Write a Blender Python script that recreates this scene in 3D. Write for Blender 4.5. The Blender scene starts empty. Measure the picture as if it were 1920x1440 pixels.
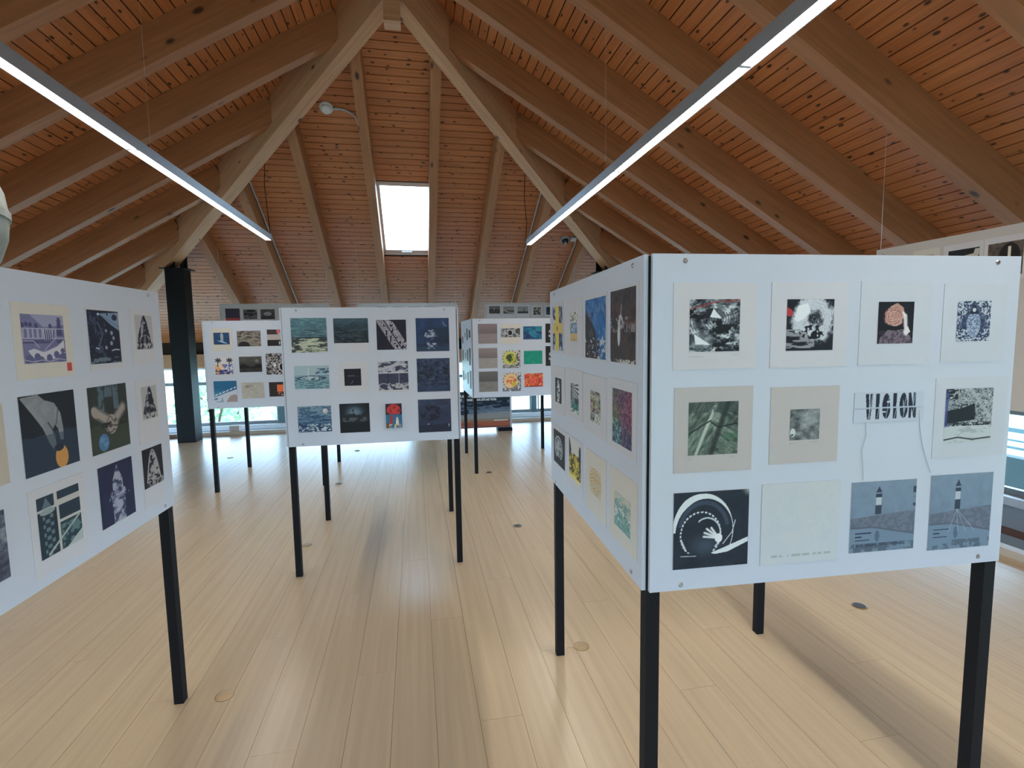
import bpy, math, random
import numpy as np
from mathutils import Vector, Matrix
random.seed(7)
SC = bpy.context.scene
COL = SC.collection

# ------------------------------------------------------------------ camera, sky, exposure
def make_camera():
    f, p, r, y = 958.08, 0.093231, -0.016063, 0.184565
    fw = Vector((math.sin(y)*math.cos(p), math.cos(y)*math.cos(p), -math.sin(p)))
    rt = Vector((math.cos(y), -math.sin(y), 0)); up = rt.cross(fw)
    a = rt*math.cos(r) + up*math.sin(r); b = -rt*math.sin(r) + up*math.cos(r)
    cd = bpy.data.cameras.new('camera'); cam = bpy.data.objects.new('camera', cd); COL.objects.link(cam)
    cd.sensor_fit = 'HORIZONTAL'; cd.sensor_width = 36; cd.lens = f/1920*36; cd.clip_start = .02; cd.clip_end = 400
    M = Matrix((a, b, -fw)).transposed().to_4x4(); M.translation = (0, 0, 1.64)
    cam.matrix_world = M; SC.camera = cam
make_camera()
SC.view_settings.view_transform = 'Standard'; SC.view_settings.look = 'None'
SC.view_settings.gamma = 1; SC.view_settings.use_curve_mapping = False
SC.view_settings.exposure = 0.28
wd = bpy.data.worlds.new('sky'); SC.world = wd; wd.use_nodes = True
wb = wd.node_tree.nodes['Background']; wb.inputs[0].default_value = (.45, .72, 1.0, 1); wb.inputs[1].default_value = 9.0
cy = SC.cycles; cy.max_bounces = 6; cy.diffuse_bounces = 4; cy.glossy_bounces = 3; cy.transmission_bounces = 3; cy.transparent_max_bounces = 8; cy.caustics_reflective = False; cy.caustics_refractive = False
LAMP = 34.0            # emission of the pendant diffusers

# ------------------------------------------------------------------ materials
def nodes(name):
    m = bpy.data.materials.new(name); m.use_nodes = True
    nt = m.node_tree; return m, nt, nt.nodes['Principled BSDF']
def plain(name, col, rough=.6, metal=0, noise=0, nscale=40, spec=.5, bump=0):
    m, nt, b = nodes(name)
    b.inputs['Roughness'].default_value = rough; b.inputs['Metallic'].default_value = metal
    b.inputs['Specular IOR Level'].default_value = spec
    N, L = nt.nodes, nt.links
    tc = N.new('ShaderNodeTexCoord'); n = N.new('ShaderNodeTexNoise'); n.inputs['Scale'].default_value = nscale; n.inputs['Detail'].default_value = 4
    L.new(tc.outputs['Object'], n.inputs['Vector'])
    r = N.new('ShaderNodeMapRange'); r.inputs['To Min'].default_value = 1-noise; r.inputs['To Max'].default_value = 1+noise
    L.new(n.outputs['Fac'], r.inputs['Value'])
    v = N.new('ShaderNodeVectorMath'); v.operation = 'SCALE'; v.inputs[0].default_value = col[:3]
    L.new(r.outputs[0], v.inputs['Scale']); L.new(v.outputs[0], b.inputs['Base Color'])
    if bump:
        bp = N.new('ShaderNodeBump'); bp.inputs['Strength'].default_value = bump; bp.inputs['Distance'].default_value = .002
        L.new(n.outputs['Fac'], bp.inputs['Height']); L.new(bp.outputs[0], b.inputs['Normal'])
    return m
def wood(name, c1, c2, knot, dim='3D', rough=.45, kx=5.0, ky=9.8, krad=.11, keep=.45, grain=.35, gx=1.5, gy=45, coat=0, rnd=1.0):
    m, nt, b = nodes(name); N, L = nt.nodes, nt.links
    b.inputs['Roughness'].default_value = rough
    if coat: b.inputs['Coat Weight'].default_value = coat; b.inputs['Coat Roughness'].default_value = .25
    tc = N.new('ShaderNodeTexCoord'); oi = N.new('ShaderNodeObjectInfo')
    off = N.new('ShaderNodeMath'); off.operation = 'MULTIPLY'; off.inputs[1].default_value = 83.0
    L.new(oi.outputs['Random'], off.inputs[0])
    cmb = N.new('ShaderNodeCombineXYZ'); L.new(off.outputs[0], cmb.inputs[0]); L.new(off.outputs[0], cmb.inputs[1])
    add = N.new('ShaderNodeVectorMath'); add.operation = 'ADD'
    L.new(tc.outputs['Object'], add.inputs[0]); L.new(cmb.outputs[0], add.inputs[1])
    def scaled(x, y, z):
        v = N.new('ShaderNodeVectorMath'); v.operation = 'MULTIPLY'; v.inputs[1].default_value = (x, y, z)
        L.new(add.outputs[0], v.inputs[0]); return v.outputs[0]
    g = N.new('ShaderNodeTexNoise'); g.inputs['Scale'].default_value = 1; g.inputs['Detail'].default_value = 3
    L.new(scaled(gx, gy, gy), g.inputs['Vector'])
    big = N.new('ShaderNodeTexNoise'); big.inputs['Scale'].default_value = 1; L.new(scaled(1.1, 2, 2), big.inputs['Vector'])
    mx = N.new('ShaderNodeMix'); mx.data_type = 'RGBA'; mx.inputs[6].default_value = (*c1, 1); mx.inputs[7].default_value = (*c2, 1)
    f1 = N.new('ShaderNodeMath'); f1.operation = 'MULTIPLY'; f1.inputs[1].default_value = .65*rnd; L.new(oi.outputs['Random'], f1.inputs[0])
    f2 = N.new('ShaderNodeMath'); f2.operation = 'MULTIPLY_ADD'; f2.inputs[1].default_value = .5; L.new(big.outputs['Fac'], f2.inputs[0]); L.new(f1.outputs[0], f2.inputs[2])
    L.new(f2.outputs[0], mx.inputs[0])
    gr = N.new('ShaderNodeMapRange'); gr.inputs['From Min'].default_value = .3; gr.inputs['From Max'].default_value = .7
    gr.inputs['To Min'].default_value = 1-grain; gr.inputs['To Max'].default_value = 1+grain*.4; L.new(g.outputs['Fac'], gr.inputs['Value'])
    sc = N.new('ShaderNodeVectorMath'); sc.operation = 'SCALE'; L.new(mx.outputs[2], sc.inputs[0]); L.new(gr.outputs[0], sc.inputs['Scale'])
    last = sc.outputs[0]
    if keep > 0:
        vo = N.new('ShaderNodeTexVoronoi'); vo.inputs['Scale'].default_value = 1; vo.voronoi_dimensions = dim
        L.new(scaled(kx, ky, ky), vo.inputs['Vector'])
        sp = N.new('ShaderNodeSeparateColor'); L.new(vo.outputs['Color'], sp.inputs[0])
        rad = N.new('ShaderNodeMapRange'); rad.inputs['From Min'].default_value = 1-keep; rad.inputs['From Max'].default_value = 1
        rad.inputs['To Min'].default_value = krad*.35; rad.inputs['To Max'].default_value = krad; L.new(sp.outputs[0], rad.inputs['Value'])
        df = N.new('ShaderNodeMath'); df.operation = 'SUBTRACT'; L.new(rad.outputs[0], df.inputs[0]); L.new(vo.outputs['Distance'], df.inputs[1])
        st = N.new('ShaderNodeMapRange'); st.inputs['From Min'].default_value = -.05; st.inputs['From Max'].default_value = .035; L.new(df.outputs[0], st.inputs['Value'])
        gt = N.new('ShaderNodeMath'); gt.operation = 'GREATER_THAN'; gt.inputs[1].default_value = 1-keep; L.new(sp.outputs[0], gt.inputs[0])
        mu = N.new('ShaderNodeMath'); mu.operation = 'MULTIPLY'; L.new(st.outputs[0], mu.inputs[0]); L.new(gt.outputs[0], mu.inputs[1])
        km = N.new('ShaderNodeMix'); km.data_type = 'RGBA'; km.inputs[7].default_value = (*knot, 1)
        L.new(mu.outputs[0], km.inputs[0]); L.new(last, km.inputs[6]); last = km.outputs[2]
    L.new(last, b.inputs['Base Color'])
    return m
def emis(name, col, s):
    m, nt, b = nodes(name); b.inputs['Base Color'].default_value = (*col, 1)
    b.inputs['Emission Color'].default_value = (*col, 1); b.inputs['Emission Strength'].default_value = s; return m
def glass(name, tint=(1, 1, 1)):
    m, nt, b = nodes(name); N, L = nt.nodes, nt.links; N.remove(b)
    t = N.new('ShaderNodeBsdfTransparent'); t.inputs[0].default_value = (*tint, 1)
    g = N.new('ShaderNodeBsdfGlossy'); g.inputs['Roughness'].default_value = .02
    fr = N.new('ShaderNodeFresnel'); fr.inputs[0].default_value = 1.35
    ge = N.new('ShaderNodeNewGeometry'); iv = N.new('ShaderNodeMath'); iv.operation = 'SUBTRACT'; iv.inputs[0].default_value = 1
    L.new(ge.outputs['Backfacing'], iv.inputs[1]); mu = N.new('ShaderNodeMath'); mu.operation = 'MULTIPLY'; L.new(fr.outputs[0], mu.inputs[0]); L.new(iv.outputs[0], mu.inputs[1])
    mx = N.new('ShaderNodeMixShader'); L.new(mu.outputs[0], mx.inputs[0]); L.new(t.outputs[0], mx.inputs[1]); L.new(g.outputs[0], mx.inputs[2])
    L.new(mx.outputs[0], N['Material Output'].inputs[0]); return m
def ink():
    m, nt, b = nodes('printed_ink'); a = nt.nodes.new('ShaderNodeAttribute'); a.attribute_name = 'Col'
    nt.links.new(a.outputs['Color'], b.inputs['Base Color']); b.inputs['Roughness'].default_value = .55; b.inputs['Specular IOR Level'].default_value = .3
    return m
def foliage_mat(name, c1, c2):
    m, nt, b = nodes(name); N, L = nt.nodes, nt.links
    n = N.new('ShaderNodeTexNoise'); n.inputs['Scale'].default_value = 1.3
    tc = N.new('ShaderNodeTexCoord'); L.new(tc.outputs['Object'], n.inputs['Vector'])
    mx = N.new('ShaderNodeMix'); mx.data_type = 'RGBA'; mx.inputs[6].default_value = (*c1, 1); mx.inputs[7].default_value = (*c2, 1)
    L.new(n.outputs['Fac'], mx.inputs[0]); L.new(mx.outputs[2], b.inputs['Base Color']); b.inputs['Roughness'].default_value = .7
    return m

MT = dict(
    plank=wood('pine_ceiling_plank', (.64, .225, .080), (.52, .170, .058), (.045, .018, .010), dim='2D', rough=.33, kx=5.0, ky=9.6, krad=.125, keep=.60, grain=.22),
    rafter=wood('spruce_rafter', (.45, .178, .070), (.38, .147, .056), (.06, .025, .012), rough=.55, kx=2.8, ky=6, krad=.15, keep=.5, grain=.20, gy=30, rnd=.5),
    hip=wood('spruce_hip_rafter', (.58, .285, .140), (.50, .235, .112), (.08, .035, .018), rough=.55, kx=3.4, ky=6.5, krad=.16, keep=.5, grain=.2, gy=30, rnd=.5),
    floor=wood('pale_maple_floor', (.69, .555, .375), (.64, .505, .335), (.2, .12, .07), rough=.26, keep=0, grain=.10, gx=1.0, gy=30, rnd=.35),
    dark=plain('dark_gap', (.035, .018, .012), .9, noise=.2), subfloor=plain('subfloor', (.16, .11, .07), .9),
    white=plain('white_laminate_panel', (.59, .64, .765), .42, noise=.015, nscale=6), boardedge=plain('board_edge', (.62, .60, .60), .6),
    hang=plain('grey_white_board', (.55, .53, .52), .5, noise=.02, nscale=5),
    black=plain('black_powder_coat', (.010, .010, .012), .6, noise=.2, nscale=200, spec=.15),
    column=plain('black_painted_steel', (.009, .010, .012), .5, noise=.3, nscale=12, spec=.2),
    paperw=plain('white_paper', (.63, .64, .715), .8, noise=.03, nscale=30), paperc=plain('cream_paper', (.64, .635, .69), .8, noise=.03, nscale=30),
    papery=plain('ivory_paper', (.665, .635, .60), .8, noise=.03, nscale=30), beige=plain('beige_paper', (.53, .505, .515), .8, noise=.03, nscale=30),
    pale=plain('pale_grey_green_paper', (.59, .63, .725), .8, noise=.04, nscale=18),
    steel=plain('steel_screw', (.42, .42, .44), .3, metal=1), alu=plain('grey_aluminium', (.42, .43, .46), .42, metal=.35, noise=.03),
    conduit=plain('grey_pvc_conduit', (.55, .55, .57), .4), plastic=plain('white_plastic', (.78, .77, .75), .4), greybox=plain('grey_box', (.5, .5, .5), .5),
    lens=plain('black_lens', (.01, .01, .012), .15), cord=plain('black_cord', (.012, .010, .010), .6), wire=plain('thin_steel_wire', (.7, .7, .7), .35, metal=.6),
    galv=plain('galvanised_sheet', (.24, .275, .26), .6, metal=.1, noise=.45, nscale=14), brass=plain('brushed_brass', (.42, .32, .20), .4, metal=.8, noise=.1),
    sockd=plain('dark_socket_lid', (.06, .055, .05), .5), kerb=plain('beige_timber_kerb', (.52, .43, .33), .5, noise=.1), sill=plain('white_sill', (.75, .76, .77), .45),
    lowwall=plain('sky_tinted_white_wall', (.40, .43, .46), .7, noise=.04), timber=plain('brown_timber_strip', (.20, .09, .06), .6, noise=.1),  # low wall is white paint, with sky light's grey-blue put into its colour
    plaster=plain('white_plaster', (.70, .68, .66), .85, noise=.04), frame=plain('grey_aluminium_frame', (.20, .22, .23), .45, noise=.05),
    mull=plain('teal_grey_mullion', (.10, .17, .18), .5, noise=.05), glass=glass('window_glass'), skyframe=plain('pine_window_frame', (.62, .50, .46), .4),
    ink=ink(), lamp=emis('lamp_diffuser', (1.0, .93, .82), LAMP), lampb=emis('lamp_diffuser_glare', (1.0, .93, .82), LAMP*2.2),  # lampb: same diffuser, extra glow stands in for glare at the louvre's viewing angle
    grass=plain('sunlit_grass', (.55, .60, .48), .9, noise=.3, nscale=.6), leafa=foliage_mat('leaf_green', (.22, .42, .22), (.50, .66, .42)),
    leafb=foliage_mat('leaf_blue_green', (.22, .44, .38), (.48, .66, .58)), bark=plain('bark', (.10, .07, .05), .9, noise=.3),
    red=plain('red_seal_ink', (.55, .06, .05), .6), thread=plain('grey_thread', (.46, .51, .58), .8), text=plain('white_lettering', (.85, .85, .85), .6), darktext=plain('dark_lettering', (.05, .07, .12), .6),
    darkwall=plain('dark_green_grey_wall', (.045, .065, .065), .8, noise=.25, nscale=2), concrete=plain('pinkish_concrete', (.55, .47, .42), .8, noise=.1),
)

# ------------------------------------------------------------------ helpers
def mesh_obj(name, verts, faces, mat, parent=None, M=None, smooth=False):
    me = bpy.data.meshes.new(name); me.from_pydata(verts, [], faces); me.update()
    if mat: me.materials.append(MT[mat] if isinstance(mat, str) else mat)
    if smooth: me.polygons.foreach_set('use_smooth', [True]*len(me.polygons))
    o = bpy.data.objects.new(name, me); COL.objects.link(o)
    if parent: o.parent = parent
    if M is not None: o.matrix_basis = M
    return o
BF = [(0, 3, 2, 1), (4, 5, 6, 7), (0, 1, 5, 4), (1, 2, 6, 5), (2, 3, 7, 6), (3, 0, 4, 7)]
def bverts(a, b):
    return [(a[0], a[1], a[2]), (b[0], a[1], a[2]), (b[0], b[1], a[2]), (a[0], b[1], a[2]), (a[0], a[1], b[2]), (b[0], a[1], b[2]), (b[0], b[1], b[2]), (a[0], b[1], b[2])]
class MB:
    def __init__(s): s.v = []; s.f = []
    def box(s, a, b):
        k = len(s.v); s.v += bverts(a, b); s.f += [tuple(i+k for i in f) for f in BF]; return s
    def cyl(s, p0, p1, r0, r1=None, n=16, caps=True):
        r1 = r0 if r1 is None else r1
        p0 = Vector(p0); p1 = Vector(p1); d = (p1-p0).normalized()
        u = d.orthogonal().normalized(); w = d.cross(u); k = len(s.v)
        for p, r in ((p0, r0), (p1, r1)):
            for i in range(n):
                a = 2*math.pi*i/n; s.v.append(tuple(p+u*r*math.cos(a)+w*r*math.sin(a)))
        for i in range(n): j = (i+1) % n; s.f.append((k+i, k+j, k+n+j, k+n+i))
        if caps: s.f.append(tuple(k+i for i in range(n))[::-1]); s.f.append(tuple(k+n+i for i in range(n)))
        return s
    def tube(s, pts, r, n=8):
        pts = [Vector(p) for p in pts]; k = len(s.v); u = None
        for i, p in enumerate(pts):
            d = (pts[min(i+1, len(pts)-1)]-pts[max(i-1, 0)]).normalized()
            u = d.orthogonal().normalized() if u is None else (u-d*u.dot(d)).normalized()
            w = d.cross(u)
            for j in range(n):
                a = 2*math.pi*j/n; s.v.append(tuple(p+u*r*math.cos(a)+w*r*math.sin(a)))
        for i in range(len(pts)-1):
            for j in range(n): q = (j+1) % n; s.f.append((k+i*n+j, k+i*n+q, k+(i+1)*n+q, k+(i+1)*n+j))
        s.f.append(tuple(k+j for j in range(n))[::-1]); s.f.append(tuple(k+(len(pts)-1)*n+j for j in range(n))); return s
    def lathe(s, prof, c=(0, 0, 0), n=24):
        k = len(s.v); c = Vector(c)
        for r, z in prof:
            for i in range(n): a = 2*math.pi*i/n; s.v.append((c.x+r*math.cos(a), c.y+r*math.sin(a), c.z+z))
        for q in range(len(prof)-1):
            for i in range(n): j = (i+1) % n; s.f.append((k+q*n+i, k+q*n+j, k+(q+1)*n+j, k+(q+1)*n+i))
        s.f.append(tuple(k+i for i in range(n))[::-1]); s.f.append(tuple(k+(len(prof)-1)*n+i for i in range(n))); return s
    def make(s, name, mat, parent=None, M=None, smooth=False): return mesh_obj(name, s.v, s.f, mat, parent, M, smooth)
def empty(name, loc=(0, 0, 0), rz=0):
    o = bpy.data.objects.new(name, None); COL.objects.link(o); o.location = loc; o.rotation_euler = (0, 0, rz); o.empty_display_size = .1; return o
def tag(o, label, cat, group=None):
    o['label'] = label; o['category'] = cat
    if group: o['group'] = group
    return o
def struct(o): o['kind'] = 'structure'; return o
def thing(name, label, cat, loc=(0, 0, 0), rz=0, group=None): return tag(empty(name, loc, rz), label, cat, group)
def boxo(name, a, b, mat, parent=None): return MB().box(a, b).make(name, mat, parent)
def frameM(o, x, y, z):
    M = Matrix((x, y, z)).transposed().to_4x4(); M.translation = o; return M
def slab(name, pts, up, th, mat, parent):
    """prism over a planar quad (pts) with thickness th along up; local x runs along pts[0]->pts[1]"""
    P = [Vector(p) for p in pts]; up = Vector(up).normalized()
    x = (P[1]-P[0]).normalized(); y = up.cross(x)
    M = frameM(P[0], x, y, up); I = M.inverted()
    lo = [I @ p for p in P]; v = [tuple(p) for p in lo]+[(p.x, p.y, p.z+th) for p in lo]
    return mesh_obj(name, v, BF, mat, parent, M)
def beam(name, A, B, w, d, mat, parent):
    """box beam whose bottom centre line runs A->B"""
    A = Vector(A); B = Vector(B); x = (B-A).normalized(); y = Vector((0, 0, 1)).cross(x).normalized(); z = x.cross(y)
    return mesh_obj(name, bverts((0, -w/2, 0), ((B-A).length, w/2, d)), BF, mat, parent, frameM(A, x, y, z))

# ------------------------------------------------------------------ roof geometry
X0, Y0, Z0, S = -.113, 5.469, 4.956, .5825       # ridge x, hip apex y, hip soffit height there, slope
RB, DK = .18, .51                                 # rafter soffit and plank face above the hip soffit
BACK, EAVE, WALL = -3.6, 7.15, 6.53
CS = 1/math.hypot(1, S)
def zr(d, o=0): return Z0+o-S*d
ceil_end = struct(empty('ceiling_end')); ceil_l = struct(empty('ceiling_left')); ceil_r = struct(empty('ceiling_right'))
PIT = .102*CS
SK = (-.53, .34, 8.07, 9.47)                      # skylight opening x0 x1 y0 y1
def plank_rows():
    d = .02
    while d < EAVE: yield d, min(d+PIT-.0085, EAVE); d += PIT
for d1, d2 in plank_rows():
    n = (0, S, 1)
    def row(xa1, xb1, xa2, xb2):
        slab('plank', [(xa1, Y0+d1, zr(d1, DK)), (xb1, Y0+d1, zr(d1, DK)), (xb2, Y0+d2, zr(d2, DK)), (xa2, Y0+d2, zr(d2, DK))], n, .018, 'plank', ceil_end)
    if Y0+d2 > SK[2] and Y0+d1 < SK[3]:
        row(X0-d1, SK[0], X0-d2, SK[0]); row(SK[1], X0+d1, SK[1], X0+d2)
    else: row(X0-d1, X0+d1, X0-d2, X0+d2)
    for sg, c in ((-1, ceil_l), (1, ceil_r)):
        slab('plank', [(X0+sg*d1, BACK, zr(d1, DK)), (X0+sg*d1, Y0+d1, zr(d1, DK)), (X0+sg*d2, Y0+d2, zr(d2, DK)), (X0+sg*d2, BACK, zr(d2, DK))], (sg*S, 0, 1), .018, 'plank', c)
def deckq(a, b, c):  # dark sheathing over the planks
    slab('sheathing', a, b, .03, 'dark', c)
U = DK+.018
e = EAVE
deckq([(X0-.01, Y0+.01, zr(.01, U)), (X0+.01, Y0+.01, zr(.01, U)), (X0+SK[2]-Y0, SK[2], zr(SK[2]-Y0, U)), (X0-SK[2]+Y0, SK[2], zr(SK[2]-Y0, U))], (0, S, 1), ceil_end)
da, db = SK[2]-Y0, SK[3]-Y0
deckq([(X0-da, SK[2], zr(da, U)), (SK[0], SK[2], zr(da, U)), (SK[0], SK[3], zr(db, U)), (X0-db, SK[3], zr(db, U))], (0, S, 1), ceil_end)
deckq([(SK[1], SK[2], zr(da, U)), (X0+da, SK[2], zr(da, U)), (X0+db, SK[3], zr(db, U)), (SK[1], SK[3], zr(db, U))], (0, S, 1), ceil_end)
deckq([(X0-db, SK[3], zr(db, U)), (X0+db, SK[3], zr(db, U)), (X0+e, Y0+e, zr(e, U)), (X0-e, Y0+e, zr(e, U))], (0, S, 1), ceil_end)
for sg, c in ((-1, ceil_l), (1, ceil_r)):
    deckq([(X0, BACK, zr(0, U)), (X0, Y0, zr(0, U)), (X0+sg*e, Y0+e, zr(e, U)), (X0+sg*e, BACK, zr(e, U))], (sg*S, 0, 1), c)
RD = (DK-RB)*CS
for k in (-3, -2, -1, 0, 1, 2, 3, 4):             # rafters of the hipped end
    dx = (k-.5)*.89+.0
    d0 = abs(dx)-.03
    beam('rafter', (X0+dx, Y0+d0, zr(d0, RB)), (X0+dx, Y0+6.75, zr(6.75, RB)), .125, RD, 'rafter', ceil_end)
for k in range(-8, 7):                            # rafters of the long slopes
    y = 5.07+.925*k
    if y < BACK+.2: continue
    for sg, c in ((-1, ceil_l), (1, ceil_r)):
        d0 = max(.06, y-Y0-.03)
        if d0 > 6.3: continue
        beam('rafter', (X0+sg*d0, y, zr(d0, RB)), (X0+sg*6.75, y, zr(6.75, RB)), .125, RD, 'rafter', c)
for sg in (-1, 1):
    beam('hip_rafter', (X0+sg*.03, Y0+.03, zr(.03)), (X0+sg*6.85, Y0+6.85, zr(6.85)), .164, DK*.925, 'hip', ceil_end)
boxo('king_post', (X0-.088, Y0-.13, 4.685), (X0+.072, Y0+.03, 5.45), 'hip', ceil_end)
boxo('ridge_beam', (X0-.08, BACK, 5.12), (X0+.08, Y0-.12, 5.42), 'hip', ceil_end)

# ------------------------------------------------------------------ floor slab, kerbs, trough
FX0, FX1, FY1 = -4.22, 4.14, 9.58
floor = struct(empty('floor'))
boxo('floor_slab', (FX0, BACK, -.30), (FX1, FY1, -.012), 'subfloor', floor)
PW = .185
rest = MB(); ncol = int((FX1-FX0)/PW)+1
for i in range(ncol):
    xa, xb = FX0+i*PW, min(FX0+(i+1)*PW-.0014, FX1)
    y = -.9-((i*7) % 5)*.42
    rest.box((xa, BACK, -.012), (xb, y-.001, 0))
    while y < FY1:
        yb = min(y+2.1, FY1)
        if FY1-yb < .3: yb = FY1
        M = frameM(Vector(((xa+xb)/2, y, 0)), Vector((0, 1, 0)), Vector((-1, 0, 0)), Vector((0, 0, 1)))
        w = (xb-xa)/2
        mesh_obj('plank', bverts((0, -w, -.012), (yb-y-.0012, w, 0)), BF, 'floor', floor, M)
        y = yb
ro = rest.make('floor_planks', 'floor', floor); ro['kind'] = 'stuff'
k = struct(empty('trim_1'))
boxo('kerb', (FX0-.09, FY1, -.30), (FX1+.09, FY1+.09, .055), 'kerb', k)
boxo('kerb', (FX1, BACK, -.30), (FX1+.09, FY1, .055), 'kerb', k)
boxo('kerb', (FX0-.09, BACK, -.30), (FX0, FY1, .055), 'kerb', k)
WX0, WX1, WY = X0-WALL, X0+WALL, Y0+WALL
HB = -.95
struct(boxo('trim_2', (WX0-.3, BACK-.3, HB-.1), (WX1+.3, WY+.3, HB), 'lowwall'))
def low_wall(name, a, b, n):
    """wall below the window band: a->b inner line, n outward normal"""
    w = struct(empty(name)); A = Vector((*a, 0)); B = Vector((*b, 0)); x = (B-A).normalized(); N_ = Vector((*n, 0)); Lg = (B-A).length
    def strip(nm, z0, z1, mat, proud=0, th=.25):
        mesh_obj(nm, bverts((0, -proud, z0), (Lg, th, z1)), BF, mat, w, frameM(A, x, N_, x.cross(N_)) if x.cross(N_).z > 0 else frameM(B, -x, N_, (-x).cross(N_)))
    strip('base', HB, -.65, 'lowwall'); strip('timber_strip', -.65, -.57, 'timber', .015); strip('wall_face', -.57, -.29, 'lowwall')
    strip('sill', -.29, -.20, 'sill', .10)
    strip('wall_plate', 1.07, 1.36, 'hip', .03, .14); strip('eave_gap_shade', 1.36, 1.78, 'dark', -.08, .16)  # near-black strip above the plate paints the shade of the openings between rafters
low_wall('wall_far', (WX0, WY), (WX1, WY), (0, 1)); low_wall('wall_left', (WX0, BACK), (WX0, WY), (-1, 0)); low_wall('wall_right', (WX1, BACK), (WX1, WY), (1, 0))
WN = [0]
def window(a, b, n):
    WN[0] += 1; w = struct(empty('window_%d' % WN[0])); A = Vector((*a, 0)); B = Vector((*b, 0)); N_ = Vector((*n, 0)); x = (B-A).normalized()
    if x.cross(N_).z < 0: A, B, x = B, A, -x
    Lg = (B-A).length; w.matrix_basis = frameM(A, x, N_, Vector((0, 0, 1)))
    def bar(nm, p, q, mat): boxo(nm, p, q, mat, w)
    bar('bottom_rail', (0, .02, -.20), (Lg, .09, -.13), 'frame'); bar('top_rail', (0, .02, 1.03), (Lg, .09, 1.07), 'sill')
    bar('transom', (.05, .03, .69), (Lg-.10, .08, .76), 'frame'); bar('mullion', (-.065, .015, -.20), (.065, .10, 1.07), 'mull')
    bar('stile', (.10, .04, -.13), (.125, .08, 1.03), 'frame'); bar('stile', (Lg-.1, .04, -.13), (Lg-.075, .08, 1.03), 'frame')
    bar('pane', (.0, .055, -.13), (Lg, .061, .69), 'glass'); bar('pane', (.0, .055, .76), (Lg, .061, 1.03), 'glass')
xs = [WX0, -2.98, -.10, 2.78, WX1]
for i in range(4): window((xs[i], WY), (xs[i+1], WY), (0, 1))
ys = [BACK+(WY-BACK)*i/6 for i in range(7)]
for i in range(6): window((WX0, ys[i]), (WX0, ys[i+1]), (-1, 0)); window((WX1, ys[i]), (WX1, ys[i+1]), (1, 0))
# back gable behind the camera: plaster wall with a wide glazed opening
wbk = struct(empty('wall_back'))
def gz(x): return zr(abs(x-X0), DK+.02)
GO = (-1.6, 4.2, -.1, 1.05)
mesh_obj('gable', [(WX0-.6, BACK, HB), (GO[0], BACK, HB), (GO[0], BACK, GO[3]), (X0, BACK, GO[3]), (GO[1], BACK, GO[3]), (GO[1], BACK, HB), (WX1+.6, BACK, HB), (WX1+.6, BACK, gz(WX1+.6)), (X0, BACK, gz(X0)), (WX0-.6, BACK, gz(WX0-.6))],
         [(0, 1, 2, 9), (2, 3, 8, 9), (3, 4, 7, 8), (4, 5, 6, 7)], 'plaster', wbk)
boxo('lower_wall', (GO[0], BACK-.05, HB), (GO[1], BACK, GO[2]), 'plaster', wbk)
WN[0] += 1; wb_ = struct(empty('window_%d' % WN[0]))
boxo('pane', (GO[0], BACK-.03, GO[2]), (GO[1], BACK-.024, GO[3]), 'glass', wb_)
for i in range(6):
    x = GO[0]+(GO[1]-GO[0])*i/5; boxo('mullion', (x-.04, BACK-.06, GO[2]), (x+.04, BACK+.02, GO[3]), 'frame', wb_)
boxo('bottom_rail', (GO[0], BACK-.06, GO[2]), (GO[1], BACK+.02, GO[2]+.07), 'frame', wb_); boxo('top_rail', (GO[0], BACK-.06, GO[3]-.07), (GO[1], BACK+.02, GO[3]), 'frame', wb_)

# ------------------------------------------------------------------ skylight
WN[0] += 1; sky = struct(empty('window_%d' % WN[0]))
O = Vector((SK[0], SK[2], zr(SK[2]-Y0, DK))); xv = Vector((1, 0, 0)); yv = Vector((0, 1, -S)).normalized(); zv = xv.cross(yv)
sky.matrix_basis = frameM(O, xv, yv, zv)
SW = SK[1]-SK[0]; SL = (SK[3]-SK[2])/CS
for nm, a, b in (('lining', (-.012, -.012, 0), (.012, SL+.012, .05)), ('lining', (SW-.012, -.012, 0), (SW+.012, SL+.012, .05)), ('lining', (0, -.012, 0), (SW, .012, .05)), ('lining', (0, SL-.012, -.012), (SW, SL+.02, .05))):
    boxo(nm, a, b, 'skyframe', sky)
fr = MB().box((.012, .012, .01), (.075, SL-.012, .045)).box((SW-.075, .012, .01), (SW-.012, SL-.012, .045)).box((.075, .012, .01), (SW-.075, .07, .045)).box((.075, SL-.08, .01), (SW-.075, SL-.012, .045)).make('sash', 'skyframe', sky)
boxo('handle', (SW/2-.09, SL-.065, -.012), (SW/2+.09, SL-.035, .01), 'plastic', fr)
boxo('pane', (.075, .07, .022), (SW-.075, SL-.08, .03), 'glass', sky)

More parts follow.
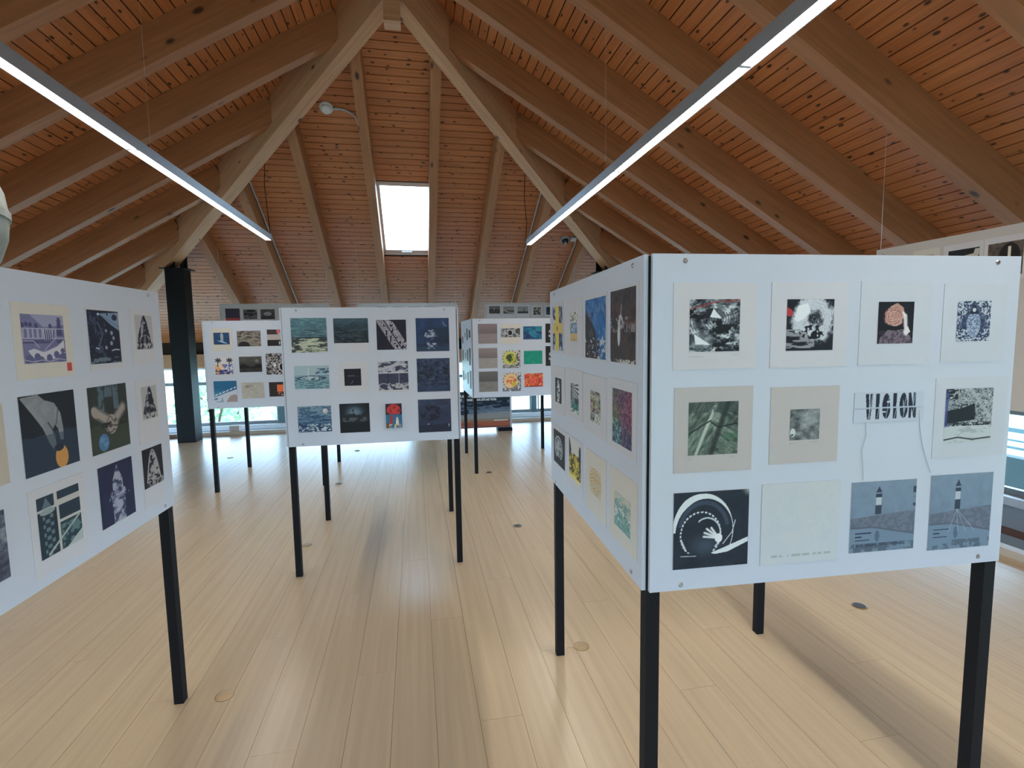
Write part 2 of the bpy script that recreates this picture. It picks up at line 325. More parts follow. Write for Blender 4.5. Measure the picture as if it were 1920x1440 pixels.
# ------------------------------------------------------------------ outside
struct(boxo('ground', (-70, -60, -1.6), (70, 90, -1.5), 'grass'))
def shrub_mesh(seed, n=900):
    r = random.Random(seed); v = []; f = []
    for _ in range(n):
        a = r.uniform(0, 6.283); u = r.random()**.4; t = r.random()
        h = .15+1.0*t; rad = math.sin(min(1, .25+t*.9)*math.pi*.85)*u
        c = Vector((math.cos(a)*rad, math.sin(a)*rad, h)); q = Vector((r.uniform(-1, 1), r.uniform(-1, 1), r.uniform(-.4, 1))).normalized()
        p = q.orthogonal().normalized()*r.uniform(.05, .10); w = q.cross(p).normalized()*r.uniform(.03, .06); k = len(v)
        v += [tuple(c-p), tuple(c+w), tuple(c+p), tuple(c-w)]; f.append((k, k+1, k+2, k+3))
    return v, f
SHV = [shrub_mesh(i) for i in range(3)]
SHM = {}
def shrub(x, y, s, h, kind, lb):
    t = thing('shrub', lb, 'shrub', (x, y, -1.5), random.uniform(0, 6), 'shrubs outside the windows')
    key = kind
    if key not in SHM:
        me = bpy.data.meshes.new('foliage'); me.from_pydata(*[SHV[kind % 3][0], [], SHV[kind % 3][1]]); me.materials.append(MT['leafa' if kind % 2 else 'leafb'])
        mb = MB()
        for q in range(4): a = q*1.6; mb.tube([(0, 0, 0), (.1*math.cos(a), .1*math.sin(a), .4), (.35*math.cos(a), .35*math.sin(a), .9)], .025, 6)
        so = mb.make('stem', 'bark'); SHM[key] = (me, so.data); bpy.data.objects.remove(so)
    for nm, me in zip(('foliage', 'stem'), SHM[key]):
        o = bpy.data.objects.new(nm, me); COL.objects.link(o); o.parent = t; o.scale = (s, s, h)
for i, (x, y, s, h, lb) in enumerate([(-9.6, 17.2, 1.5, 1.7, 'bushy shrub outside, behind the black column'), (-6.6, 18.4, 1.4, 1.5, 'bushy shrub outside, between column and rear left stand'), (-3.9, 19.4, 1.25, 1.2, 'low shrub outside, seen under the rear left stand'),
        (-7.6, 23.5, 2.0, 2.2, 'tall shrub outside, farther back behind the rear left stand'), (-12.6, 21.5, 2.3, 2.6, 'tall shrub outside, leftmost beyond the far windows'), (5.2, 26, 1.2, 1.7, 'lone pale shrub outside, seen under the rear right stand'), (13, 5.6, 1.5, 1.0, 'low shrub outside beyond the garden railing'), (17.5, 9.5, 1.9, 1.6, 'shrub outside beyond the right wall')]):
    shrub(x, y, s, h, i % 3, lb)

t = thing('garden_railing', 'teal railing on a dark low wall outside the right window', 'railing', (9.0, 7.0, -1.5))
boxo('base_wall', (0, -6, 0), (.2, 6, 1.15), 'darkwall', t)
for z0, z1 in ((1.27, 1.31), (1.39, 1.42), (1.53, 1.60)): boxo('rail', (.06, -6, z0), (.12, 6, z1), 'mull', t)
for y in (-5.9, -3.9, -1.9, .1, 2.1, 4.1, 5.9): boxo('post', (.06, y-.03, 1.15), (.13, y+.03, 1.60), 'mull', t)

# ------------------------------------------------------------------ steel columns
def column(cx, label, sg):
    t = thing('steel_column', label, 'column', (cx, 9.155, 0), 0, 'black steel columns at the hip corners')
    w = .135
    boxo('shaft', (-w, -w, 0), (w, w, 2.78), 'column', t)
    cap = boxo('cap_plate', (-.19, -.19, 2.78), (.19, .19, 2.795), 'column', t)
    M = Matrix.Rotation(math.radians(-45*sg if sg > 0 else 45), 4, 'Z')
    a = math.radians(135 if sg < 0 else 45)
    for q in (-1, 1):
        o = boxo('saddle_plate', (-.13, q*.092-.006, 2.795), (.13, q*.092+.006, 3.13), 'column', t); o.rotation_euler = (0, 0, a)
        for zz in (2.9, 3.02):
            MB().cyl((.05, q*.098, zz), (.05, q*.115, zz), .014, n=8).make('bolt', 'steel', o)
column(-3.705, 'black square steel column left of the middle display stands', -1)
column(3.475, 'black steel column top showing above the nearest stand', 1)

# ------------------------------------------------------------------ pendant lights
def pendant(xc, label, ends, sides):
    t = thing('linear_pendant_light', label, 'light', (xc, 0, 2.9), 0, 'long linear pendant lights')
    ya, yb = ends[0], ends[-1]; w = .037
    hb = MB().box((-w, ya, .064), (w, yb, .072)).box((-w, ya, 0), (-w+.006, yb, .064)).box((w-.006, ya, 0), (w, yb, .064)).make('housing', 'alu', t)
    for q in (ya, yb-.006): boxo('end_cap', (-w, q, 0), (w, q+.006, .072), 'alu', t)
    for i in range(len(ends)-1):
        a, b = ends[i]+.012, ends[i+1]-.012
        d = boxo('diffuser', (-w+.007, a, .006), (w-.007, b, .020), 'lampb' if (sides and i == sides[0]) else 'lamp', t)
    for y in ends[1:-1]:
        boxo('joint_plate', (-w+.006, y-.012, .004), (w-.006, y+.012, .03), 'alu', t)
    for y in (ends[0]+.8, ends[2], ends[4]+.05):
        y = round((y-5.07)/.925)*.925+5.07
        if y > ya: MB().cyl((0, y, .072), (0, y, zr(abs(xc-X0), RB)-2.9), .0010, n=6).make('suspension_wire', 'wire', t)
    return t
EN = [-2.42, -.84, .74, 2.32, 3.90, 5.52, 7.08]
pL = pendant(-1.79, 'long grey linear light hanging under the left roof slope', EN, None)
pR = pendant(1.59, 'long grey linear light hanging under the right roof slope', EN, (2,))
def pcord(t, x, y, dx):
    top = zr(y-Y0, DK)-2.9
    MB().tube([(dx, y, top), (dx+.006, y-.02, top*.75), (dx-.012, y-.03, top*.5), (dx+.014, y-.05, top*.25), (dx*.4, y-.08, .10), (0, 7.0, .05)], .005, 6).make('power_cord', 'cord', t)
pcord(pL, -1.79, 7.35, -.06); pcord(pR, 1.59, 7.40, .02)

# ------------------------------------------------------------------ roof fittings
def onhip(x, y, o=0): return Vector((x, y, zr(y-Y0, DK)))+Vector((0, -S, -1)).normalized()*o
def fit_frame(x, y): return frameM(onhip(x, y), xv, -yv, Vector((0, -S, -1)).normalized())
t = tag(empty('smoke_detector'), 'white round smoke detector on the pine ceiling above the skylight', 'detector'); t.matrix_basis = fit_frame(-1.007, 7.04)
MB().lathe([(.085, 0), (.085, .022), (.078, .03)]).make('base', 'plastic', t, smooth=False)
MB().lathe([(.066, .03), (.064, .055), (.05, .066), (.012, .068)]).make('sensor_head', 'plastic', t)
MB().cyl((.08, 0, .02), (.14, -.002, .02), .018, n=12).make('gland', 'greybox', t)
def conduit(label, pts, clips, r=.012):
    t = thing('conduit', label, 'conduit', onhip(*pts[0]))
    P = [onhip(x, y, .02)-Vector(t.location) for x, y in pts]
    MB().tube(P, r, 8).make('pipe', 'conduit', t)
    for x, y in clips:
        c = onhip(x, y, .012)-Vector(t.location); boxo('clip', c-Vector((.02, .012, .012)), c+Vector((.02, .012, .012)), 'conduit', t)
RX = lambda k: X0+(k-.5)*.89
xa = RX(0)-.0625-.016
conduit('white conduit curving from the smoke detector down beside the skylight rafter', [(-.87, 7.04), (-.78, 7.05), (xa-.04, 7.10), (xa-.012, 7.17), (xa, 7.28), (xa, 8.4), (xa, 9.6), (xa, 11.8)], [(xa, 7.9), (xa, 9), (xa, 10.2)])
xb = RX(-2)+.0625+.018
conduit('grey conduit on a left rafter ending behind the left pendant light', [(xb, 7.80), (xb, 9), (xb, 10.5), (xb, 11.8)], [(xb, 8.4), (xb, 9.3), (xb, 10.2)])
xc = RX(3)-.0625-.018
conduit('grey conduit on a rafter behind the end of the right pendant light', [(xc, 7.72), (xc, 9), (xc, 10.5), (xc, 11.8)], [(xc, 8.3), (xc, 9.3), (xc, 10.3)])
xd = RX(4)-.0625-.02
conduit('grey conduit running down from the dome camera junction box', [(2.88, 9.02), (xd-.04, 9.03), (xd, 9.10), (xd, 10.5), (xd, 11.8)], [(xd, 9.6), (xd, 10.4)])
t = tag(empty('dome_camera'), 'grey dome security camera with black lens on the pine ceiling', 'camera'); t.matrix_basis = fit_frame(2.70, 9.06)
MB().lathe([(.085, 0), (.085, .03), (.078, .05)]).make('base', 'greybox', t)
dm = MB().lathe([(.066, .05), (.060, .075), (.045, .095), (.022, .107), (.004, .11)]).make('dome', 'lens', t, smooth=True)
MB().lathe([(.024, .1075), (.020, .113), (.012, .114)], (.0, 0, 0)).make('lens_ring', 'steel', dm)
t = tag(empty('junction_box'), 'small grey junction box beside the dome camera', 'box'); t.matrix_basis = fit_frame(2.85, 9.03)
boxo('body', (-.05, -.05, 0), (.05, .05, .05), 'greybox', t); boxo('lid', (-.046, -.046, .05), (.046, .046, .056), 'plastic', t)

# rounded metal vessel cut by the left edge of the photo
t = thing('round_vessel', 'rounded mottled grey green metal vessel at the left edge', 'vessel', (-2.537, 2.90, 2.30))
MB().lathe([(.02, -.55)]+[(.55*math.cos(a), .55*math.sin(a)) for a in [math.radians(-84+12*i) for i in range(15)]]+[(.02, .55)], n=48).make('shell', 'galv', t, smooth=True)
MB().lathe([(.545, -.02), (.556, -.02), (.556, .02), (.545, .02)], n=48).make('seam_band', 'galv', t)
MB().lathe([(.05, .53), (.05, .60), (.03, .62)]).make('cap', 'galv', t)
MB().cyl((0, 0, .60), (0, 0, zr(2.537+X0, DK)-2.30), .010, n=8).make('hanger_rod', 'steel', t)

# ------------------------------------------------------------------ floor sockets
def socket(x, y, lid, label):
    t = thing('floor_socket', label, 'floor socket', (x, y, 0), 0, 'round sockets set in the floor')
    MB().lathe([(.041, 0), (.041, .003), (.034, .004)]).make('ring', 'brass', t)
    MB().lathe([(.033, .003), (.033, .0045), (.003, .005)]).make('lid', lid, t)
socket(-.925, 2.44, 'brass', 'round brass floor socket beside the leg of the left stand')
socket(-.911, 4.20, 'brass', 'round floor socket under the middle stand')
socket(.816, 4.22, 'sockd', 'dark round floor socket in the open aisle, middle of photo')
socket(.809, 2.456, 'brass', 'round brass floor socket by the back leg of the nearest stand')
socket(2.557, 2.49, 'sockd', 'dark round floor socket seen below the bluish front panel')
socket(-2.62, 7.69, 'brass', 'small floor socket behind the rear left stand near the windows')
socket(-.913, 5.957, 'sockd', 'small floor socket behind the middle stand')
socket(.823, 6.017, 'sockd', 'dark floor socket beside the rear right stand leg')
socket(-.895, 7.69, 'sockd', 'far floor socket seen under the middle stand')

# ------------------------------------------------------------------ display stands
W, ZT, ZB, TH, LG = 1.15516, 1.85061, .91860, .012, .04
STANDS = {'R': (.61618, 1.28861, -.040112, 'nearest display stand, its white front panel lit bluish, black square legs'),
          'M': (-.86769, 3.62557, -.012672, 'middle display stand with twelve sea prints on its white panel'),
          'G': (-2.19275, 5.91644, .001555, 'rear left display stand with palm tree and jetty prints'),
          'Q': (.65195, 5.99894, .010458, 'rear right display stand with orange and green prints'),
          'L': (-1.13367, 1.30816, 1.53238, 'left display stand cut by the photo edge, hand and fruit print')}
def stand(key, screws):
    x, y, th, lab = STANDS[key]
    t = thing('display_stand', lab, 'display stand', (x, y, 0), th, 'white panel stands on black legs')
    for lx, ly in ((0, 0), (W-LG, 0), (0, W-LG), (W-LG, W-LG)): boxo('leg', (lx, ly, 0), (lx+LG, ly+LG, ZT-.004), 'black', t)
    for z in (ZB+.02, ZT-.06):
        boxo('rail', (LG, 0, z), (W-LG, LG, z+.03), 'black', t); boxo('rail', (LG, W-LG, z), (W-LG, W, z+.03), 'black', t)
        boxo('rail', (0, LG, z), (LG, W-LG, z+.03), 'black', t); boxo('rail', (W-LG, LG, z), (W, W-LG, z+.03), 'black', t)
    pan = []
    for fi in range(4):
        p = boxo('panel', (.005, -TH, ZB), (W-.005, 0, ZT), 'white', t)
        p.matrix_basis = (Matrix.Identity(4), Matrix.Translation((0, W, 0)) @ Matrix.Rotation(-math.pi/2, 4, 'Z'),
                          Matrix.Translation((W, W, 0)) @ Matrix.Rotation(math.pi, 4, 'Z'), Matrix.Translation((W, 0, 0)) @ Matrix.Rotation(math.pi/2, 4, 'Z'))[fi]
        for ux, uz in ((.096, ZT-.018), (W-.085, ZT-.018), (.097, ZB+.015), (W-.082, ZB+.02)):
            MB().cyl((ux, -TH, uz), (ux, -TH-.003, uz), .0075, .005, n=10).make('screw', 'steel', p)
    return t
for kk in STANDS: stand(kk, 1)
def face_matrix(face, u, z):
    """world matrix of a point on a stand face, x right, -y out of the panel"""
    if face[0] in 'FS':
        x, y, th, _ = STANDS[face[1]]
        B = Matrix.Translation((x, y, 0)) @ Matrix.Rotation(th, 4, 'Z')
        if face[0] == 'F': return B @ Matrix.Translation((u, -TH, z))
        return B @ Matrix.Translation((-TH, W-u, z)) @ Matrix.Rotation(-math.pi/2, 4, 'Z')
    if face == 'H': return Matrix.Translation((u, 9.3-TH, z))
    if face == 'X': return Matrix.Translation((3.5-TH, 3.4-u, z)) @ Matrix.Rotation(-math.pi/2, 4, 'Z')

# hanging boards
def hang_board(M, wd_, label, wtop):
    t = tag(empty('hanging_board'), label, 'board', 'large boards hung on wires'); t.matrix_basis = M
    b = boxo('panel', (0, 0, 0), (wd_, TH, 1.10), 'hang', t)
    for u in (.03, wd_-.03): MB().cyl((u, .006, 1.09), (u, .006, wtop(u)), .0018, n=6).make('wire', 'wire', t)
    for u in (.06, wd_-.06):
        for z in (.05, 1.06): MB().cyl((u, 0, z), (u, -.003, z), .006, n=8).make('screw', 'steel', b)
wt = lambda u: zr(9.3-Y0, DK)-1.15
hang_board(Matrix.Translation((-3.174, 9.3-TH, 1.15)), 1.74, 'grey hanging board behind the rear left stand, three prints showing', wt)
hang_board(Matrix.Translation((-.98, 9.3-TH, 1.15)), 1.74, 'hanging board whose top edge shows above the middle stand', wt)
hang_board(Matrix.Translation((1.234, 9.3-TH, 1.15)), 1.74, 'hanging board behind the rear right stand, row of small prints', wt)
hang_board(Matrix.Translation((3.5-TH, 3.4, 1.15)) @ Matrix.Rotation(-math.pi/2, 4, 'Z'), 1.74, 'hanging board at the right edge behind the nearest stand', lambda u: zr(3.5-X0, DK)-1.15)

#ART#
# ------------------------------------------------------------------ prints (flat artwork painted into colour attributes)
class Pic:
    def __init__(s, w, h, n, base=(220, 220, 220), seed=1):
        s.nx = max(6, int(round(n*(w/max(w, h))))); s.ny = max(6, int(round(n*(h/max(w, h)))))
        s.x, s.y = np.meshgrid(np.linspace(0, 1, s.nx), np.linspace(0, 1, s.ny)); s.a = h/w
        s.c = np.ones((s.ny, s.nx, 3))*np.array(base, float); s.seed = seed
    def fb(s, fx, fy=None, o=5, seed=0):
        fy = fx if fy is None else fy; rs = np.random.RandomState(s.seed*97+seed); t = np.zeros_like(s.x); A = 1; tot = 0
        for k in range(o):
            g = rs.rand(int(fy)+3, int(fx)+3); X = s.x*fx; Y = s.y*fy; i = X.astype(int); j = Y.astype(int); u = X-i; w = Y-j
            u = u*u*(3-2*u); w = w*w*(3-2*w)
            t += A*((g[j, i]*(1-u)+g[j, i+1]*u)*(1-w)+(g[j+1, i]*(1-u)+g[j+1, i+1]*u)*w); tot += A; A *= .68; fx *= 2; fy *= 2
        return np.clip((t/tot-.5)*2.0+.5, 0, 1)
    def fbr(s, fx, fy, ang, o=5, seed=0):
        c, q = math.cos(ang), math.sin(ang); x, y = s.x, s.y
        s.x = np.clip(((x-.5)*c+(y-.5)*q)/1.5+.5, 0, 1); s.y = np.clip((-(x-.5)*q+(y-.5)*c)/1.5+.5, 0, 1); r = s.fb(fx, fy, o, seed); s.x, s.y = x, y; return r
    def put(s, m, col, al=1.0):
        m = np.clip(np.asarray(m, float)*al, 0, 1)[..., None]; s.c = s.c*(1-m)+np.array(col, float)*m; return s
    def ramp(s, v, *cols):
        v = np.clip(v, 0, 1)*(len(cols)-1); i = np.minimum(v.astype(int), len(cols)-2); f = (v-i)[..., None]; C = np.array(cols, float); s.c = C[i]*(1-f)+C[i+1]*f; return s
    def ell(s, cx, cy, rx, ry, ang=0):
        c, q = math.cos(ang), math.sin(ang); X, Y = s.x-cx, s.y-cy
        return np.hypot((X*c+Y*q)/rx, (-X*q+Y*c)/ry)
    def poly(s, *p):
        m = np.zeros_like(s.x, bool); n = len(p)
        for i in range(n):
            (xa, ya), (xb, yb) = p[i], p[(i+1) % n]
            if ya == yb: continue
            m ^= ((ya > s.y) != (yb > s.y)) & (s.x < (xb-xa)*(s.y-ya)/(yb-ya)+xa)
        return m
    def ln(s, pts, w):
        d = np.full_like(s.x, 9.)
        for (xa, ya), (xb, yb) in zip(pts, pts[1:]):
            vx, vy = xb-xa, yb-ya; t = np.clip(((s.x-xa)*vx+(s.y-ya)*vy)/(vx*vx+vy*vy+1e-9), 0, 1); d = np.minimum(d, np.hypot(s.x-xa-t*vx, s.y-ya-t*vy))
        return np.clip(1.5-d/w, 0, 1)
    def grain(s, k=10, seed=50): s.c += ((np.random.RandomState(s.seed+seed).rand(s.ny, s.nx)-.5)*2*k)[..., None]; return s
def sm(a, b, v): t = np.clip((v-a)/(b-a), 0, 1); return t*t*(3-2*t)
K = (22, 24, 32)
def sea(p, top, mid, dark, light, hz=None, lc=None, f=(5, 26), amp=.5):
    n = p.fb(f[0], f[1], 4, 3); p.ramp(p.y*.55+n*amp-.05, dark, mid, top); p.put(sm(.62, .8, p.fb(f[0]*1.3, f[1]*1.4, 3, 9)), light, .5)
    return p
# --- nearest stand, front panel
def R1(p):
    n = p.fb(12, 20, 5)*.55+p.fb(4, 4, 2, 2)*.45; p.ramp((n-.5)*1.9+.5, (16, 20, 26), (110, 120, 130), (215, 222, 230)); r = p.ell(.55, .62, .5, .45)
    p.put((np.sin(r*60) > .2) & (p.y > .38) & (p.y < .75) & (n > .35), (60, 66, 74), .6)
    p.put(sm(.42, .62, p.fb(5, 7, 5, 5))*(p.x > .45)*(p.y < .62), (16, 20, 28)); p.put((p.x < .45)*sm(.45, .55, p.fb(5, 8, 3, 8))*(abs(p.y-.74) < .1), (20, 20, 26))
    p.put(p.ell(.5, .7, .2, .13) < 1, (40, 46, 54), .6); p.put(p.poly((.40, .66), (.47, .82), (.64, .63)), (236, 242, 248)); p.put(p.ell(.24, .22, .26, .16) < 1, (96, 104, 112), .55); p.put(p.poly((.09, .34), (.12, .14), (.42, .13)), (236, 242, 248))
    p.put(p.ln([(.02, .82), (.4, .93), (.98, .99)], .008), (160, 60, 60)); p.put(p.ln([(.02, .84), (.3, .86), (.5, .95), (.98, .95)], .006), (150, 70, 66))
def R2(p):
    p.ramp(p.fb(8, 8)*.35, (12, 16, 26), (60, 66, 80)); r = p.ell(.58, .62, .42, .40); a = np.arctan2(p.y-.62, p.x-.58)
    n = p.fb(9, 9, 4, 4); p.put(sm(.2, -.12, abs(r-.72)-.32+(n-.5)*.35), (208, 214, 226)); p.put((np.sin(r*46+n*6) > .75)*(r < 1.0)*(p.x > .5), (150, 158, 172), .6)
    p.put(p.poly((.16, .62), (.24, .88), (.44, .92), (.50, .76), (.36, .62), (.22, .56)), (236, 242, 250))
    p.put((p.x < .6)*(p.y < .42)*(p.y > .05)*sm(.45, .7, p.fb(3, 16, 3, 6))*(p.y < .75-p.x), (150, 152, 160)); p.put(p.poly((0, .85), (.10, .80), (.14, .72), (.05, .66), (0, .70)), (190, 60, 70))
    p.put((p.ell(.55, .36, .28, .14) < 1)*sm(.4, .55, p.fb(12, 12, 3, 7)), (14, 16, 24))
def R3(p):
    p.ramp(p.fb(5, 5)*.25, (14, 14, 26), (40, 40, 60)); n = p.fb(12, 12, 3, 3)
    p.put(p.poly((.05, 0), (.08, .15), (.3, .34), (.7, .34), (.92, .18), (.98, 0)), (120, 105, 120)); p.put((p.y < .32)*(n > .55), (60, 50, 66), .7)
    rr = p.ell(.46, .66, .27, .25)+.25*(n-.5); p.put(rr < 1, (196, 152, 142)); p.put(p.poly((.30, .80), (.40, .92), (.52, .97), (.70, .86), (.74, .66)), (188, 146, 134)); p.put((rr < 1)*(n > .6), (214, 176, 166), .7); r = p.ell(.42, .66, .25, .2)
    p.put((np.sin(r*22+np.arctan2(p.y-.66, p.x-.42)*2+n*4) > .55)*(r < 1.1), (132, 86, 82), .75)
    p.put(p.ln([(.80, .25), (.78, .45), (.76, .66)], .055), (225, 220, 224)); p.put(p.poly((.72, .28), (.80, .20), (.92, .28), (.84, .42)), (232, 228, 230)); p.put(p.ln([(.76, .66), (.70, .74)], .03), (235, 228, 226)); p.put(p.ell(.45, .37, .3, .05) < 1, (14, 14, 22))
def R4(p):
    n = p.fb(26, 30, 2); p.c[:] = (190, 200, 214); p.put(n > .47, (48, 62, 96)); p.put(sm(.9, .5, abs(p.x-.5)/(1.02-p.y))*(p.y > .3), (44, 54, 88), .75)
    p.put(p.ell(.5, .42, .21, .32) < 1, (166, 180, 202)); p.put((p.ell(.5, .42, .2, .3) < 1)*(p.fb(30, 34, 2, 5) > .55), (84, 106, 146)); p.put(p.poly((.36, .68), (.5, .92), (.64, .68)), (28, 34, 56)); p.put(p.ell(.5, .78, .05, .05) < 1, (200, 208, 220))
def R5(p):
    n = np.where(p.x < .5, p.fbr(5, 34, .9), p.fbr(6, 30, -.5, seed=2)); q = p.fbr(8, 26, .9, seed=4); p.ramp(n*.62+q*.32, (36, 46, 44), (96, 112, 104), (170, 182, 172)); p.put(p.ln([(.15, 0), (.35, .5), (.55, .95)], .03), (205, 212, 206), .8)
    p.put(p.ln([(.45, 0), (.62, .5), (.8, 1)], .05), (34, 42, 42), .8); p.put(p.ln([(.45, .62), (.6, .52), (.98, .58)], .012), (30, 36, 36)); p.put(p.ln([(0, .4), (.35, .6), (.45, .65)], .012), (40, 46, 46)); p.put((p.y > .8)*sm(.4, .6, n), (40, 50, 50), .6); p.put((p.x > .7)*(p.y < .4)*(p.y > .28), (70, 130, 90), .35)
def R6(p):
    n = p.fb(4, 5); p.ramp(n*.8+p.x*.15, (60, 66, 72), (112, 118, 122), (176, 184, 186)); p.put(sm(1, .3, p.ell(.75, .7, .4, .3)), (170, 178, 180), .5); p.put(p.ell(.1, .25, .09, .14) < 1, (205, 210, 214)); p.put(p.ell(.08, .17, .05, .03) < 1, (60, 70, 78))
def vision(p, lo):
    p.c[:] = (196, 205, 222); X0_, X1_ = .155, .90; n = 6; wl = (X1_-X0_)/n; ink_ = (24, 32, 54)
    y0, y1 = (.06, .92) if not lo else (.22, 1.0)
    def Y(v): return y0+(y1-y0)*((v-.5)*2 if not lo else v*2)     # v in letter height 0..1
    def U(i, u): return X0_+wl*(i+u*.86)
    def pl(i, *pts): p.put(p.poly(*[(U(i, a), Y(b)) for a, b in pts]), ink_)
    pl(0, (0, 1), (.45, 1), (.55, .4), (.6, 0), (.3, 0)); pl(0, (.62, 1), (1, 1), (.72, 0), (.6, 0))
    for i in (1, 3): pl(i, (.22, 1), (.72, 1), (.72, 0), (.22, 0))
    for i in (2, 4):
        m = np.hypot((p.x-U(i, .5))/(wl*.46), (p.y-Y(.5))/abs(Y(1)-Y(.5))/1.0)
        ring = (m < 1)
        if i == 4: ring &= ~(np.hypot((p.x-U(i, .5))/(wl*.12), (p.y-Y(.5))/abs(Y(1)-Y(.5))) < .45)
        if i == 2: ring &= ~((p.x > U(i, .55)) & (abs(p.y-Y(.66)) < .06)) & ~((p.x < U(i, .45)) & (abs(p.y-Y(.34)) < .06))
        p.put(ring, ink_)
    pl(5, (0, 1), (.34, 1), (.34, 0), (0, 0)); pl(5, (.7, 1), (1, 1), (1, 0), (.7, 0)); pl(5, (.0, 1), (.34, 1), (1, 0), (.68, 0))
    for i in range(6): p.put(p.ln([(U(i, .45), Y(0)), (U(i, .95), Y(1))], .004), (196, 205, 222), .9)
    p.put(sm(.84, .9, p.x)*(p.c[..., 0] < 90), (120, 140, 150), .5)
def R7a(p): vision(p, False)
def R7b(p): vision(p, True)
def R8(p):
    n = p.fb(34, 40, 2); q = p.fb(9, 30, 2, 6); p.c[:] = (168, 176, 182); p.put(abs(p.fb(12, 14, 3, 11)-.5) < .07, (40, 46, 56), .8); p.put((n > .6), (70, 76, 86), .5); p.put(abs(p.fbr(7, 16, .7, 4, 12)-.5) < .05, (34, 40, 50), .8); p.put(abs(p.fbr(9, 14, -.8, 4, 13)-.5) < .05, (210, 216, 222), .7); p.put(p.ln([(.5, 1), (.98, .45)], .03), (180, 188, 194), .8); p.put((p.x < .25)*(p.y > .8)*(q > .4), (24, 28, 38))
    p.put(p.y < .32, (196, 204, 210)); p.put((p.y < .30)*sm(.55, .75, p.fb(4, 14, 3, 8)), (140, 150, 160), .5); p.put(p.ln([(0, .06), (.3, .10), (.6, .05), (1, .08)], .012), (30, 36, 46)); p.put((abs(p.y-.34) < .03)*(n > .35), (30, 34, 44))
    p.put(p.poly((.03, .36), (.03, .60), (.33, .64), (.62, .72), (.64, .42)), (16, 18, 26)); p.put(p.ln([(.33, .64), (.36, .70), (.46, .70), (.46, .66)], .012), (16, 18, 26)); p.put((p.x < .06)*(p.y > .3), (60, 66, 140), .7)
def R9(p):
    p.ramp(p.fb(4, 4)*.5, (24, 32, 46), (50, 60, 78)); th = np.arctan2(p.y-.48, p.x-.40); r = p.ell(.40, .48, .40, .47)
    p.put((abs(r-.98) < .10*np.clip(1-abs(th-2.1)/1.9, 0.1, 1)+.0)*(th > -.7), (224, 232, 240)); p.put((r < .86)*(r > .74)*(p.y > .55), (72, 84, 108), .7); p.put(sm(1, 0, p.ell(.42, .30, .3, .22)), (96, 110, 130), .5)
    r2 = p.ell(.36, .44, .27, .30); p.put((abs(r2-.98) < .035)*(np.sin(np.arctan2(p.y-.44, p.x-.36)*34) > -.4)*(p.y > .2), (215, 224, 232)); r3 = p.ell(.44, .44, .19, .22); p.put((abs(r3-.97) < .045)*(np.arctan2(p.y-.44, p.x-.44) > -1.0)*(p.x > .33), (200, 210, 222))
    for dx, dy in ((-.16, .13), (-.19, .08), (-.2, .03), (-.10, .14)): p.put(p.ln([(.60, .38), (.60+dx, .38+dy)], .014), (228, 234, 240))
    p.put(p.ell(.60, .38, .05, .06) < 1, (236, 240, 246)); p.put(p.poly((.50, .19), (.62, .23), (1, .37), (1, .31), (.72, .19), (.55, .17)), (222, 230, 238)); p.put(p.ln([(.66, .30), (.78, .45), (.82, .6)], .006), (210, 220, 230)); p.put(p.ln([(.10, .38), (.16, .25)], .012), (215, 222, 230)); p.put(p.ln([(.1, .17), (.3, .16)], .005), (190, 200, 210)); p.put(sm(.12, 0, np.hypot(1-p.x, 1-p.y)), (200, 205, 200), .8)
def R10(p): p.ramp(p.fb(6, 6), (200, 206, 216), (204, 209, 215)); p.put((p.fb(14, 14, 3, 4) > .7)*(p.y > .2), (194, 203, 215), .5); p.put((abs(p.y-.10) < .012)*(p.fb(40, 3, 2, 5) > .5)*(p.x > .1), (150, 164, 168), .7)
def lighthouse(p, cx, rays):
    n = p.fb(10, 10); p.ramp(p.y*.5+n*.3, (106, 122, 142), (122, 142, 166), (134, 156, 180)); hl = .49+.07*p.x; p.put(p.y < hl, (112, 120, 138)); p.put((p.y < hl)*(p.fb(20, 24, 3, 4) > .52), (88, 98, 116), .6)
    p.put((p.y < .34-.2*np.clip(p.x-.35, 0, 1)-.0)*(p.y > 0), (116, 138, 162)); p.put((p.y < .12)*(n > .45), (74, 88, 104), .7); p.put((abs(p.y-(.35-.2*np.clip(p.x-.35, 0, 1))) < .012), (92, 100, 118))
    w = .045; b = .50+.07*cx; p.put((abs(p.x-cx) < w)*(p.y > b)*(p.y < b+.13), (52, 64, 84)); p.put((abs(p.x-cx) < w*.9)*(p.y > b+.13)*(p.y < b+.24), (186, 198, 206)); p.put((abs(p.x-cx) < w)*(p.y > b+.24)*(p.y < b+.29), (48, 60, 82)); p.put(p.poly((cx-.05, b+.31), (cx, b+.40), (cx+.05, b+.31)), (52, 64, 86)); p.put((p.ell(cx, .22, .035, .08) < 1), (78, 96, 122), .8)
    for k in range(3): p.put((abs(p.y-(.27-.05*k)) < .008)*(p.x > .08)*(p.x < (.33, .18, .30)[k]), (40, 52, 74))
    if rays:
        for dx in (-.12, .03, .16, .3): p.put(p.ln([(cx, b), (cx+dx, b-.3)], .005), (160, 176, 190), .7)
    else: p.put((p.x > .95)*(p.fb(6, 14, 2, 7) > .5)*(p.y > .6)*(p.y < .9), (50, 62, 84))
def R11(p): lighthouse(p, .42, False)
def R12(p): lighthouse(p, .44, True)
